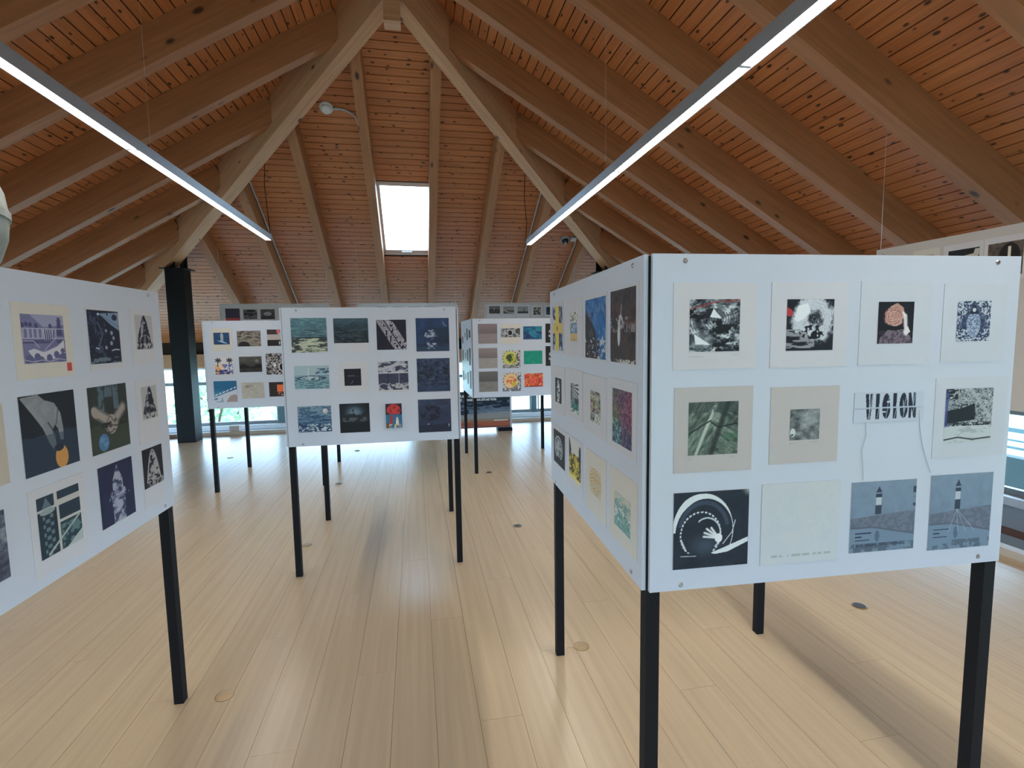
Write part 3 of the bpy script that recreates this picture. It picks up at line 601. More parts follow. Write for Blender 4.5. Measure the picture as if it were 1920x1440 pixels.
# --- nearest stand, side panel
def A1(p):
    p.c[:] = (206, 212, 222); n = p.fb(5, 9); p.put((p.fb(12, 6, 3, 4) > .48)*(abs(p.x-.5) > .14), (74, 104, 150)); p.put((p.fb(9, 12, 3, 6) > .62)*(abs(p.x-.5) > .12), (34, 48, 84)); p.put(abs(p.x-.48) < .16+.04*n, (226, 204, 88)); p.put((abs(p.y-.5) < .10+.03*n), (222, 196, 110)); p.put(p.ell(.48, .5, .05, .06) < 1, (90, 80, 40))
def A2(p):
    p.c[:] = (222, 222, 222); p.put(p.y < .28, (214, 186, 130)); p.put((p.y > .26)*(p.y < .62), (96, 132, 172)); p.put((p.fb(8, 8) > .55)*(p.y > .25)*(p.y < .6), (190, 206, 220)); p.put((p.fb(14, 14, 2, 4) > .7)*(p.y > .64), (70, 76, 90)); p.put((p.y < .1)*(p.fb(20, 4, 2, 5) > .5), (120, 120, 120), .5)
def A3(p):
    n = p.fb(8, 8); p.ramp(n, (26, 70, 130), (42, 108, 176), (60, 128, 190)); rk = (p.x < .55)*(p.y < .78-.9*np.abs(p.x-.12)+.1*n); p.put(rk, (44, 40, 48)); p.put((p.y < .3)*(p.x < .75)*(n > .3), (58, 44, 50)); q = p.fb(14, 14, 3, 4)
    for k in range(26): r = random.Random(k); x, y = r.random(), .4+.6*r.random(); p.put(p.ln([(x, y), (x+.05, y-.1)], .006), (190, 208, 224), .8)
    p.put((p.x > .7)*(p.y < .5)*(q > .66), (150, 186, 214)); p.put((p.y < .35)*(q > .8), (200, 200, 206))
def A4(p):
    n = p.fb(9, 9); p.ramp(n, (34, 30, 38), (62, 48, 50), (96, 66, 60)); p.put(p.y < .3, (70, 54, 50), .5); p.put((p.fb(16, 16, 3, 4) > .62)*(abs(p.y-.52) < .1), (176, 170, 178), .7); p.put(p.ell(.36, .38, .055, .15) < 1, (204, 204, 212)); p.put((p.ell(.42, .56, .10, .10) < 1)*(p.fb(18, 18, 2, 5) > .45), (190, 190, 200)); p.put(p.ln([(.42, .6), (.46, .78)], .02), (176, 168, 176), .7); p.put((p.y < .05)*(n > .5), (200, 200, 200))
def B1(p): p.c[:] = (26, 32, 42); p.put((p.ell(.5, .5, .24, .44) < 1)*(p.fb(8, 18) > .46), (206, 212, 220)); p.put((p.y < .12)*(p.x > .3)*(p.fb(9, 9, 2, 4) > .4), (206, 212, 220))
def B2(p):
    p.c[:] = (58, 64, 74); a = np.arctan2(p.y-.88, p.x-.18); p.put((np.sin(a*30) > .1)*(p.y > .5)*(p.x > .2), (214, 218, 224)); p.put((p.x < .5)*(p.fb(9, 14) > .52), (150, 156, 166)); p.put((p.y < .35)*(p.fb(10, 12, 3, 4) > .4), (70, 150, 146)); p.put((p.y < .12)*(p.fb(8, 8, 3, 5) > .5), (226, 226, 226)); p.put(p.ln([(.22, .86), (.16, .4)], .06), (120, 128, 140))
def B3(p):
    p.c[:] = (48, 46, 60); n = p.fb(9, 11)
    for k, c in enumerate(((200, 96, 110), (120, 170, 130), (196, 196, 120), (110, 110, 160), (206, 206, 206))): p.put(p.fb(10, 12, 3, 10+k) > .66, c, .85)
    p.put((p.y < .3)*(p.x > .4)*(n > .5), (210, 216, 214))
def B4(p):
    n = p.fb(6, 6); p.ramp(p.x*.6+n*.4, (92, 130, 70), (80, 60, 92), (128, 56, 96)); p.put(sm(.5, .1, p.y), (44, 58, 96), .9); q = p.fb(22, 22, 3, 4); p.put(q > .62, (190, 140, 150), .5); p.put((p.y < .45)*(p.x < .5)*(q > .5), (120, 190, 190), .7)
    for k in range(9): p.put(p.ln([(.55, .62), (.55+.4*math.cos(k*.7), .62+.25*math.sin(k*.7))], .006), (196, 120, 130), .7)
def C1(p): p.c[:] = (28, 30, 38); r = p.ell(.45, .5, .36, .36); p.put((r < 1), (176, 180, 188)); p.put((abs(r-.8) < .05)+(p.fb(10, 10) > .62)*(r < .8), (60, 64, 74)); p.put((p.ell(.5, .06, .5, .16) < 1), (26, 28, 36))
def C2(p):
    p.c[:] = (216, 216, 216); n = p.fb(10, 12); p.put((p.y < .60+.1*n), (206, 186, 76)); p.put((n > .48)*(p.y < .66), (60, 56, 52)); p.put(p.poly((0, 1), (0, .55), (.16, .62), (.2, .72), (.05, 1)), (30, 30, 36)); p.put(p.poly((.9, .95), (.84, .8), (.86, .6), (1, .55), (1, .9)), (34, 34, 40)); p.put((p.y < .6)*(p.x > .3)*(p.x < .7)*(p.fb(14, 14, 2, 5) > .48), (222, 206, 90)); p.put(p.y < .08, (232, 214, 150))
def C3(p): p.c[:] = (204, 198, 182); r = p.ell(.5, .5, .5, .52); th = np.hypot(p.x-.5, (p.y+.2)); p.put((r < 1)*(np.sin(th*52+p.fb(9, 9)*5) > .25)*(p.x+.9*p.y > .35), (196, 158, 92))
def C4(p): n = p.fb(7, 12); p.ramp(n*.5+(1-p.y)*.5, (206, 204, 196), (150, 184, 182), (74, 136, 140)); p.put((p.y > .45+.35*(1-p.x)*.6)*(n < .5), (206, 200, 190)); p.put((np.sin((p.y+p.x*.6)*40+n*8) > .55)*(p.y > .3)*(p.y < .8), (58, 116, 122), .8); p.put(sm(.6, .8, p.fb(9, 9, 3, 6))*(p.y > .2)*(p.y < .6), (214, 220, 218))
# --- left stand
def La1(p):
    V = (112, 112, 156); Lt = (186, 186, 210); D = (74, 74, 118); p.c[:] = V; p.put(p.fb(6, 6)*.5, (136, 136, 176)); p.put(p.poly((.2, 1), (1, 1), (1, .8), (.5, .74)), (158, 160, 192)); p.put(p.poly((.80, .56), (.84, .88), (.92, .88), (.96, .56)), D); p.put((abs(p.x-.88) < .06)*(abs(p.y-.89) < .015), D); p.put(p.ell(.88, .93, .04, .03) < 1, D)
    for x, y in ((.03, .78), (.11, .8), (.2, .79), (.33, .77), (.66, .77)): p.put(p.ell(x, y, .04, .05) < 1, D)
    p.put((p.y > .52)*(p.y < .72)*(np.sin(p.x*58) > .3)*(p.x < .8), Lt, .8); p.put(abs(p.y-.71) < .008, Lt); p.put(abs(p.y-.51) < .01, Lt); p.put(p.poly((.5, .44), (.48, .7), (.72, .7), (.68, .44)), (196, 198, 216))
    for k in range(4): p.put(p.ln([(.53+.045*k, .48), (.52+.05*k, .68)], .014), D)
    p.put((p.y < .48)*(p.y > .4), D, .8); p.put(p.ln([(0, .46), (.24, .46), (.36, .32)], .008), Lt); p.put(p.poly((.1, .26), (.24, .3), (.46, .22), (.8, .34), (.98, .48), (.96, .1), (.5, .06), (.2, .12)), (206, 206, 220)); p.put(p.poly((.46, .24), (.78, .5), (.8, .36)), V); p.put(p.ln([(.46, .24), (.78, .52)], .008), Lt)
    for x, y, r in ((.12, .08, .09), (.3, .13, .07), (.38, .05, .08), (.58, .10, .07), (.76, .16, .07), (.92, .06, .12), (.92, .24, .05)): p.put(p.ell(x, y, r, r*1.1) < 1, (96, 96, 142))
    p.put(p.ln([(0, .08), (.2, .03), (.4, .06), (.6, .02), (.8, .07), (1, .03)], .008), Lt)
def La2(p):
    p.c[:] = (26, 28, 54); n = p.fb(9, 12); p.put((n > .66)*(p.x < .55), (70, 84, 110), .8); p.put(p.poly((.36, .94), (1, .98), (1, .62), (.72, .74)), (128, 152, 186)); p.put(p.ell(.86, .88, .09, .06) < 1, (34, 42, 72)); p.put(p.ell(.63, .93, .03, .02) < 1, (30, 36, 66)); p.put(p.ln([(.36, .93), (1, .70)], .006), (90, 112, 150))
    p.put(p.ln([(.30, .78), (.38, .66), (.42, .52), (.34, .40), (.28, .34), (.36, .30)], .013), (96, 110, 140)); p.put(p.ell(.34, .93, .03, .02) < 1, (220, 226, 230))
    for x, y, r in ((.55, .62, .035), (.73, .58, .045), (.78, .48, .04), (.70, .38, .045), (.52, .30, .04)): p.put(p.ell(x, y, r, r*.9) < 1, (170, 178, 190), .85)
    p.put(p.ln([(.70, .24), (.82, .26), (.95, .25)], .012), (190, 196, 206)); p.put(p.ln([(.2, .3), (.3, .28)], .012), (210, 214, 220)); p.put((p.y < .12)*(p.fb(7, 16, 3, 4) > .56), (120, 136, 150), .8)
def fishhead(p, bg, fg, seed):
    p.c[:] = bg; n = p.fb(8, 9, 5, seed); w = .50*np.sqrt(np.clip(1-p.y, 0, 1)); m = abs(p.x-.5+.03*np.sin(p.y*5)) < w*(.62+.38*(1-p.y))-.06*(n-.5); gy = (176, 178, 186)
    p.put(m, fg); p.put(m*(p.ell(.40, .62, .07, .26, -.28) < 1)*(n > .35), gy, .85); p.put(p.ell(.54, .78, .035, .025) < 1, (225, 226, 232)); r = p.ell(.5, .26, .27, .15)
    p.put(m*(abs(r-1) < .16)*(n > .4), gy, .8); p.put(m*sm(.62, .78, n)*(p.y < .6), gy, .6); p.put((p.y < .17)*m*(p.fb(12, 6, 3, seed+3) > .42), bg, .95)
def La3(p): fishhead(p, (184, 184, 190), (30, 26, 50), 3)
def Lb3(p): fishhead(p, (180, 180, 186), (30, 28, 48), 7)
def Lc3(p): p.c[:] = (24, 22, 34); n = p.fb(9, 12); w = .40*np.sqrt(np.clip(.95-p.y, 0, 1)); m = (abs(p.x-.5) < w)*(p.y > .12); p.put(m*(n > .42), (170, 168, 172)); p.put(m*(abs(abs(p.x-.5)-w) < .05), (176, 174, 178)); p.put((p.y < .16)*(p.fb(12, 6, 3, 5) > .5), (150, 150, 154))
def Lb0(p): p.ramp(p.fb(4, 4), (190, 182, 172), (198, 190, 180))
def Lb1(p):
    p.c[:] = (22, 26, 38); p.put(p.y < .46+.05*p.fb(3, 1), (38, 52, 74)); h = p.poly((.02, .98), (.32, 1.0), (.42, .92), (.60, .86), (.70, .72), (.73, .52), (.72, .36), (.66, .36), (.63, .52), (.58, .58), (.53, .52), (.57, .38), (.58, .28), (.54, .24), (.46, .34), (.36, .56), (.22, .74)); p.put(h, (146, 150, 158)); p.put(h*(p.fb(6, 6, 3, 4) > .55), (126, 132, 140), .5); p.put(p.ln([(.46, .62), (.53, .52), (.57, .40)], .012), (70, 76, 88)); p.put(p.ln([(.66, .78), (.62, .62), (.60, .58)], .010), (84, 90, 100)); p.put(h*(p.y < .47), (84, 96, 114), .8); p.put(p.ell(.66, .14, .12, .15) < 1, (206, 150, 84)); p.put(p.ell(.62, .27, .09, .05) < 1, (34, 42, 60))
def Lb2(p):
    p.c[:] = (44, 50, 48); p.put(p.y < .42, (58, 66, 54)); n = p.fb(9, 9); m = ((abs(p.x-.31) < .07)+(abs(p.x-.69) < .07)+(abs(p.x-.5) < .1)*(p.y > .82))*(p.y > .62); p.put(m*(n > .3), (92, 112, 128), .9); p.put(p.ell(.14, .62, .10, .07, -.8) < 1.0, (168, 158, 152))
    p.put(p.ln([(.14, .63), (.5, .44)], .075), (166, 156, 150)); p.put(p.ln([(.86, .62), (.55, .40)], .075), (160, 150, 146)); kn = p.ell(.53, .40, .16, .15); p.put(kn < 1, (158, 148, 144)); p.put((kn < 1)*(np.sin(p.y*70+p.fb(6, 6, 2, 5)*8) > .6), (60, 58, 58), .8); p.put(p.ell(.30, .15, .13, .13) < 1, (76, 120, 166)); p.put((p.ell(.3, .15, .1, .1) < 1)*(n > .5), (104, 148, 190)); p.put((p.y > .36)*(p.y < .44)*(n > .55), (34, 38, 38))
def Lc0(p): p.ramp(p.fb(5, 9), (40, 48, 70), (96, 104, 124), (150, 156, 168)); p.put(p.y < .4, (60, 66, 84), .5)
def Lc1(p):
    p.c[:] = (196, 196, 196); D = (32, 52, 66); n = p.fb(8, 12); p.put((p.x < .38)*(p.y > .80), (40, 58, 76)); p.put((p.x > .46)*(p.y > .86), (36, 54, 72)); p.put((p.x < .42)*(p.y < .76), D); p.put((p.x > .48)*(p.y < .76)*(p.y > .52+.2*(p.x-.48)*0), (34, 54, 72)); p.put((p.x > .48)*(p.y < .47), (36, 62, 74)); m = (p.x < .40)*(p.x > .06)*(p.y < .68); p.put(m*(np.sin(p.y*46)*np.cos(p.x*30) > .1)*(abs(p.x-.22) < .12), (120, 140, 150), .8)
    p.put(p.ell(.22, .74, .17, .05) < 1, (150, 164, 172)); p.put(p.poly((.1, .8), (.2, .98), (.32, .8)), (96, 116, 130)); p.put(p.ln([(.18, .04), (.95, .46)], .02), (176, 188, 190)); p.put((p.x > .5)*(p.y < .42)*(n > .6), (120, 150, 156), .7); p.put(p.poly((.6, 0), (1, 0), (1, .2)), (180, 190, 192))
def Lc2(p):
    p.ramp(p.fb(6, 6), (28, 32, 66), (36, 42, 80)); n = p.fb(12, 16, 4, 4); w = np.interp(p.y, [0, .35, .5, .55, .7, .78, .9, .95], [.17, .19, .24, .15, .15, .10, .03, .0]); m = abs(p.x-.52) < w; p.put(m, (120, 128, 158)); p.put(m*(n > .5), (168, 174, 194)); p.put(m*(n < .3), (60, 66, 100)); p.put((abs(p.y-.42) < .02)*(abs(p.x-.55) < .3)*(n > .45), (130, 138, 166))
# --- middle stand
def M1(p): sea(p, (92, 136, 150), (78, 112, 126), (40, 56, 66), (140, 176, 184)); p.put((p.y < .42), (84, 92, 92)); n = p.fb(6, 22, 4, 5); p.put((p.y < .42)*sm(.42, .75, n), (196, 204, 186)); p.put((p.y < .40)*sm(.35, .05, abs(p.x-.55)-.1*n), (196, 202, 180), .7); p.put((p.y < .4)*(n < .35), (48, 56, 62), .8); p.put(abs(p.y-.425) < .012, (40, 52, 62))
def M2(p): p.ramp(p.y*.8+p.fb(5, 22)*.25, (30, 34, 42), (38, 50, 60), (72, 100, 116)); p.put((p.fb(8, 26, 3, 4) > .66), (84, 108, 124), .5); p.put((p.ell(.68, .35, .2, .1) < 1)*(p.fb(12, 20, 2, 6) > .5), (74, 88, 88), .6)
def M3(p): p.ramp(p.fb(5, 5)*.3, (32, 28, 46), (60, 54, 76)); m = abs(p.x-(.86-.62*p.y)) < .27; n = p.fb(15, 15, 2); p.put(m*(abs(n-.5) < .13), (196, 194, 206)); p.put(m*(n > .68), (150, 148, 166)); p.put(m*(abs(p.x-(.86-.62*p.y)) < .02), (40, 36, 56))
def M4(p): p.ramp(p.y*.5+p.fb(5, 7)*.5, (38, 48, 72), (44, 62, 98), (56, 80, 124)); p.put((p.ell(.45, .35, .22, .32) < 1)*sm(.52, .72, p.fb(11, 13, 4, 4)), (186, 200, 216), .85); p.put((p.x > .55)*(p.y > .25)*(p.y < .7), (36, 48, 60), .55); p.put(p.ln([(.82, .88), (.86, .78), (.92, .76)], .012), (130, 158, 196)); p.put(p.y < .14, (58, 78, 104), .6)
def M5(p):
    p.c[:] = (166, 190, 202); p.put(p.y < .58, (132, 172, 184)); p.put((p.fb(6, 22) > .56)*(p.y < .5), (64, 100, 122), .8); n = p.fb(14, 18, 3, 4); p.put((p.ell(.5, .46, .42, .11) < 1), (176, 196, 204)); p.put((abs(p.ell(.5, .46, .4, .1)-.95) < .12)+(p.ell(.5, .44, .4, .09) < 1)*(n > .58), (44, 70, 106), .85); p.put(p.poly((.64, .62), (.62, .76), (.76, .86), (1, .84), (1, .66)), (150, 178, 192)); p.put((p.x > .62)*(p.y > .62)*(p.y < .88)*(n > .54), (54, 84, 118)); p.put(p.ln([(.4, .56), (.41, .92)], .012), (206, 214, 218)); p.put(abs(p.y-.58) < .008, (60, 96, 120), .6)
def M6(p): p.c[:] = (30, 26, 42); p.put(p.ln([(.2, .58), (.6, .58)], .012), (150, 148, 158)); p.put(p.ln([(.6, .56), (.85, .52)], .008), (90, 86, 100)); p.put(p.ln([(.4, .12), (.52, .3)], .012), (140, 138, 150))
def M7(p): n = p.fb(5, 14); p.ramp(n*.5, (56, 58, 84), (92, 96, 122)); p.put((p.y > .62)*sm(.45, .65, p.fb(4, 9, 4, 4)), (186, 188, 202)); p.put(abs(p.y-.62) < .015, (206, 208, 218)); p.put((p.y < .28)*sm(.42, .6, p.fb(8, 14, 3, 6)), (180, 182, 194)); p.put(p.ln([(.32, .3), (.33, .58)], .012), (40, 44, 66)); p.put(p.ln([(.68, .3), (.69, .6)], .012), (150, 152, 170)); p.put(p.y < .06, (206, 206, 214))
def M8(p): n = p.fb(7, 8); p.ramp(n*.6+p.y*.35, (38, 46, 68), (46, 58, 84), (62, 82, 116)); p.put((abs(p.y-.6) < .3)*sm(.5, .65, p.fb(8, 9, 4, 4)), (34, 38, 54), .8); p.put((p.fb(12, 14, 3, 7) > .7), (92, 106, 136), .5); p.put(p.y < .18, (52, 70, 104), .6)
def M9(p): sea(p, (150, 178, 194), (58, 92, 126), (34, 46, 84), (150, 182, 200), f=(5, 18), amp=.6); p.put((p.y > .66), (124, 156, 178), .75); p.put((p.y > .66)*(p.fb(6, 14, 2, 4) > .6), (60, 88, 116), .7); p.put((p.y < .3)*(p.fb(14, 18, 3, 5) > .66), (196, 208, 218)); r = p.ell(.82, .80, .07, .09); p.put(r < 1, (222, 214, 218)); p.put((r < .7)*(p.fb(20, 20, 2, 6) > .5), (200, 110, 110))
def M10(p): p.ramp(sm(1.1, .1, p.ell(.5, .68, .5, .4)), (20, 24, 32), (44, 56, 68), (108, 130, 146)); n = p.fb(7, 8); p.put((p.y < .58+.12*n)*(p.y > .34)*(p.ell(.5, .5, .5, .25) < 1.1), (34, 40, 46)); p.put((p.y > .38)*(p.y < .52)*(n > .52)*(p.ell(.5, .46, .4, .16) < 1), (104, 114, 118), .7); p.put(p.ln([(.45, .62), (.45, .8)], .012), (20, 26, 34)); p.put(p.ln([(.42, .76), (.48, .76)], .01), (20, 26, 34)); p.put(p.y < .3, (22, 26, 34), .8)
def M11(p):
    p.c[:] = (52, 110, 150); p.put(p.y > .56, (44, 30, 40)); p.put((p.ell(.5, .72, .42, .26) < 1)*(p.y > .57), (206, 66, 66)); p.put((p.ell(.5, .72, .42, .26) < 1)*(p.y > .57)*(p.fb(7, 7) > .6), (120, 40, 50)); p.put(p.poly((.20, .12), (.28, .5), (.44, .55), (.40, .2)), (170, 60, 56)); p.put(p.ell(.70, .25, .09, .14) < 1, (226, 216, 206)); p.put(p.ell(.70, .40, .06, .05) < 1, (220, 200, 190)); p.put((p.y < .16)*(p.fb(9, 6, 3, 4) > .4), (206, 186, 150)); p.put((p.x < .2)*(p.y < .2), (110, 80, 60))
def M12(p): n = p.fb(7, 8); p.ramp(p.y*.4+n*.5, (40, 46, 68), (54, 62, 88), (78, 92, 124)); p.put((p.ell(.38, .58, .34, .24) < 1)*sm(.42, .6, n), (32, 32, 48), .85); p.put((p.y < .22), (34, 38, 56), .7); p.put((p.ell(.3, .25, .03, .02) < 1)+(p.ell(.93, .2, .02, .05) < 1), (170, 176, 190), .8)
# --- rear stands
def G1(p): p.ramp(p.fb(4, 4)*.6, (26, 52, 92), (60, 104, 148)); p.put(p.ell(.52, .62, .10, .36) < 1, (196, 206, 214), .8); p.put(p.poly((.2, .35), (.55, .3), (.9, .05), (.6, .12)), (170, 200, 222))
def G2(p): p.ramp(p.fb(5, 9)*.7+p.y*.1, (90, 84, 82), (140, 132, 124), (176, 168, 158)); p.put(p.ell(.28, .06, .24, .26) < 1, (38, 34, 36)); p.put((p.fb(7, 14, 3, 4) > .6)*(p.y > .5), (70, 66, 66))
def G3(p): p.c[:] = (186, 178, 176); p.put((p.y > .7)*(p.x < .45), (66, 52, 56)); p.put((p.y > .8)*(p.x > .4), (206, 110, 122)); p.put(p.y < .38, (40, 34, 38)); p.put((p.y > .08)*(p.y < .28)*(abs(p.x-.62) < .14)*(np.sin(p.x*90) > -.2), (226, 226, 226))
def G4(p):
    p.c[:] = (220, 218, 222); p.put((p.y < .6)*(p.fb(8, 8) > .45)*(p.x < .55), (232, 164, 96)); p.put((p.fb(10, 12, 3, 4) > .5)*(p.y < .62)*(p.x > .4), (86, 106, 186)); p.put((p.y < .28)*(p.fb(7, 16, 3, 5) > .42), (60, 70, 130))
    for x in (.18, .82):
        for a in range(7): p.put(p.ln([(x, .84), (x+.16*math.cos(a*.9), .84+.13*math.sin(a*.9))], .03), (40, 44, 70))
        p.put(p.ln([(x, .84), (x-.03, .5)], .025), (80, 60, 60))
def G5(p): p.ramp(p.y*.6+p.fb(5, 7)*.3, (34, 32, 34), (72, 70, 70), (112, 110, 108)); p.put((p.y < .42+.1*np.sin(p.x*9))*(p.y > .24), (26, 24, 28)); p.put(p.ell(.78, .72, .08, .1) < 1, (150, 148, 146), .7)
def G6(p): n = p.fb(8, 8); p.c[:] = (50, 44, 50); p.put(abs(n-.5) < .10, (200, 196, 198)); p.put(p.ell(.4, .45, .08, .08) < 1, (225, 222, 222)); p.put(p.ell(.8, .36, .2, .2) < 1, (26, 22, 28)); p.put(abs(p.ell(.8, .36, .2, .2)-1) < .12, (205, 202, 204))
def G7(p):
    p.ramp(p.y+p.fb(5, 9)*.2-.1, (206, 210, 222), (90, 150, 184), (40, 104, 148), (44, 110, 152)); p.put(p.poly((0, 0), (0, .22), (.5, .42), (1, .6), (1, 0)), (206, 212, 226))
    for k in range(6): p.put(p.poly((.04+.16*k, .34+.065*k), (.14+.16*k, .40+.065*k), (.17+.16*k, .37+.065*k), (.07+.16*k, .30+.065*k)), (226, 232, 238))
    p.put(p.poly((.5, 0), (.7, .3), (.9, .36), (1, .3), (1, 0)), (168, 152, 148)); p.put((p.y < .2)*(p.x < .4)*(p.fb(9, 9) > .55), (70, 130, 170))
def G8(p): p.ramp(p.fb(5, 5), (176, 170, 164), (196, 190, 182)); p.put(p.ell(.25, .75, .10, .09) < 1, (130, 124, 122), .7); p.put(p.ell(.38, .78, .2, .06) < 1, (150, 144, 140), .5)
def G9(p): p.c[:] = (52, 44, 48); p.put((abs(p.x-.66) < .24)*(abs(p.y-.57) < .23), (240, 122, 72)); p.put((p.y < .3)*(p.y > .08)*(abs(p.x-.7) < .25)*(p.fb(9, 9) > .5), (220, 120, 90))
def grey_sea(p, a, b, c): p.ramp(p.fb(4, 10)*.4+.3, a, b); p.put(p.y > .5, a); p.put((p.y > .5)*sm(1, .5, p.y), b, .5); p.put(p.y < .5, c); p.put((p.y < .5)*(p.fb(7, 18, 3, 4) > .6), a, .35)
def Q1(p): grey_sea(p, (142, 126, 132), (108, 96, 102), (150, 138, 142))
def Q5(p): grey_sea(p, (150, 138, 140), (104, 98, 102), (164, 158, 158))
def Q9(p): grey_sea(p, (112, 108, 108), (84, 82, 84), (138, 134, 130))
def Q2(p): p.c[:] = (72, 78, 84); n = p.fb(10, 6); p.put(n > .58, (176, 180, 184)); r = p.ell(.48, .5, .16, .42); p.put(r < 1, (30, 32, 38)); p.put(abs(r-.8) < .12, (206, 208, 212)); p.put(abs(p.x-.22) < .012, (220, 222, 224)); p.put((p.x < .2)*(n < .5), (120, 130, 150))
def Q3(p): n = p.fb(5, 5); p.ramp(n, (36, 60, 104), (32, 104, 144), (66, 150, 168)); p.put((p.fb(4, 4, 3, 5) > .6), (54, 48, 96), .6); p.put((p.x > .65)*(p.y > .6), (40, 160, 166), .7)
def fang(p): p.c[:] = (40, 34, 40); m = p.ell(.62, .45, .45, .5) < 1; p.put(m, (190, 190, 194)); p.put(m*(np.sin(np.arctan2(p.y-.1, p.x-.9)*22) > .1), (44, 38, 44))
def Q4(p): fang(p)
def Q8(p): fang(p); p.put(p.y < .12, (40, 34, 40))
def burst(p, c1, c2):
    p.c[:] = (206, 204, 198); r = p.ell(.46, .55, .34, .34); n = p.fb(9, 9); p.put((r < 1.15+.3*(n-.5)), c1); p.put((r < .72)*(n > .4), c2); a = np.arctan2(p.y-.55, p.x-.46); p.put((abs(r-1.25) < .08)*(np.sin(a*16) > .5), (60, 60, 70)); p.put((p.x+.4*(1-p.y) > .85)*(p.fb(14, 14, 2, 5) > .56), (96, 96, 112)); p.put((p.y < .18)*(p.fb(14, 9, 2, 7) > .55), (110, 112, 122))
def Q6(p): burst(p, (206, 206, 110), (70, 84, 54)); p.put((p.ell(.66, .38, .2, .2) < 1)*(p.fb(9, 9, 2, 9) > .45), (196, 196, 70))
def Q10(p): burst(p, (242, 200, 150), (226, 120, 70)); p.put((p.ell(.62, .38, .14, .12) < 1), (214, 186, 70))
def Q7(p): p.ramp(p.fb(6, 6), (24, 142, 122), (36, 160, 136))
def Q11(p): n = p.fb(7, 6); p.ramp(n, (206, 72, 66), (232, 92, 74), (242, 134, 80)); r = p.ell(.5, .5, .33, .45); p.put(abs(r-1) < .05, (110, 40, 40)); p.put((n > .62)*(r > 1), (250, 170, 90)); p.put((p.y < .06)+(p.y > .95)*(p.x > .6), (90, 40, 40), .7)
def darkstrip(s_, a, b):
    def f(p): p.ramp(p.fb(4, 6, 3, s_), a, b)
    return f
def image_mesh(name, paint, w, h, n, parent, y, z0, x0, seed):
    p = Pic(w, h, n, seed=seed); paint(p); c = np.clip(p.c, 0, 255)/255.0
    lin = np.where(c <= .04045, c/12.92, ((c+.055)/1.055)**2.4)
    nx, ny = p.nx, p.ny
    co = np.stack([x0+p.x*w, np.full_like(p.x, y), z0+p.y*h], -1).reshape(-1, 3)
    idx = np.arange(nx*ny).reshape(ny, nx); q = np.stack([idx[:-1, :-1], idx[:-1, 1:], idx[1:, 1:], idx[1:, :-1]], -1).reshape(-1, 4)
    me = bpy.data.meshes.new(name); nf = len(q)
    me.vertices.add(nx*ny); me.vertices.foreach_set('co', co.ravel()); me.loops.add(nf*4); me.loops.foreach_set('vertex_index', q.ravel().astype(np.int32))
    me.polygons.add(nf); me.polygons.foreach_set('loop_start', np.arange(0, nf*4, 4, dtype=np.int32)); me.update(calc_edges=True)
    at = me.color_attributes.new('Col', 'FLOAT_COLOR', 'POINT')
    at.data.foreach_set('color', np.concatenate([lin.reshape(-1, 3), np.ones((nx*ny, 1))], 1).astype(np.float32).ravel())
    me.materials.append(MT['ink']); o = bpy.data.objects.new(name, me); COL.objects.link(o); o.parent = parent; return o
SEED = [0]
GRP = {'FR': 'prints on the front panel of the nearest stand', 'SR': 'prints on the side panel of the nearest stand', 'FL': 'prints on the left stand', 'FM': 'prints on the middle stand',
       'FG': 'prints on the rear left stand', 'FQ': 'prints on the front of the rear right stand', 'SQ': 'prints on the side of the rear right stand', 'H': 'prints on the far hanging boards', 'X': 'prints on the right hanging board'}
def pr(face, paint, img, paper, pm, label, px, th=.0016):
    SEED[0] += 1; bx = paper or img
    u0, z0, u1, z1 = bx; uc = (u0+u1)/2
    t = tag(empty('art_print'), label, 'print', GRP[face]); t.matrix_basis = face_matrix(face, uc, z0)
    boxo('sheet', (u0-uc, -th, 0), (u1-uc, 0, z1-z0), pm, t)
    n = int(min(170, max(10, px*1.3)))
    image_mesh('printed_image', paint, img[2]-img[0], img[3]-img[1], n, t, -th-.0006, img[1]-z0, img[0]-uc, SEED[0])
    return t
def squiggle(t, x0, x1, z, y=-.0024):
    r = random.Random(int(x0*1e4)); n = 14
    MB().tube([(x0+(x1-x0)*i/n, y, z+r.uniform(-.002, .002)) for i in range(n+1)], .0004, 3).make('signature', 'thread', t)
N_ = 'on the nearest front panel'
t1 = pr('FR', R1, (.1097, 1.5898, .2556, 1.7307), (.0636, 1.5422, .3043, 1.7744), 'paperc', 'abstract black and white print with two white triangles and red streaks', 96)
pr('FR', R2, (.3957, 1.5871, .5403, 1.7291), (.349, 1.5402, .5834, 1.7756), 'paperw', 'white brushed swirl on black with a small red patch', 94)
pr('FR', R3, (.6808, 1.6014, .7962, 1.7205), (.6235, 1.5412, .8548, 1.7788), 'pale', 'print of a figure with a pink rose head held by a white arm', 77)
pr('FR', R4, (.941, 1.604, 1.055, 1.7209), (.8939, 1.5432, 1.1098, 1.7711), 'pale', 'blue speckled print of a cloaked figure at upper right of nearest panel', 74)
t5 = pr('FR', R5, (.1114, 1.3042, .2581, 1.4519), (.0696, 1.2556, .3018, 1.4932), 'beige', 'grey green print of crossing ridges on a beige sheet', 94)
t6 = pr('FR', R6, (.4169, 1.3332, .5093, 1.4213), (.3556, 1.2661, .5695, 1.4859), 'beige', 'small grey cloudy print centred on a wide beige sheet', 54)
squiggle(t1, -.075, -.03, .035); squiggle(t1, .05, .072, .038); squiggle(t5, -.074, -.05, .036); squiggle(t5, .05, .072, .04); squiggle(t6, -.046, -.02, .058); squiggle(t6, .02, .046, .06)
t7 = pr('FR', R7a, (.6181, 1.4185, .8448, 1.4612), None, 'pale', 'upper paper strip with the top half of the cut word VISION', 150)
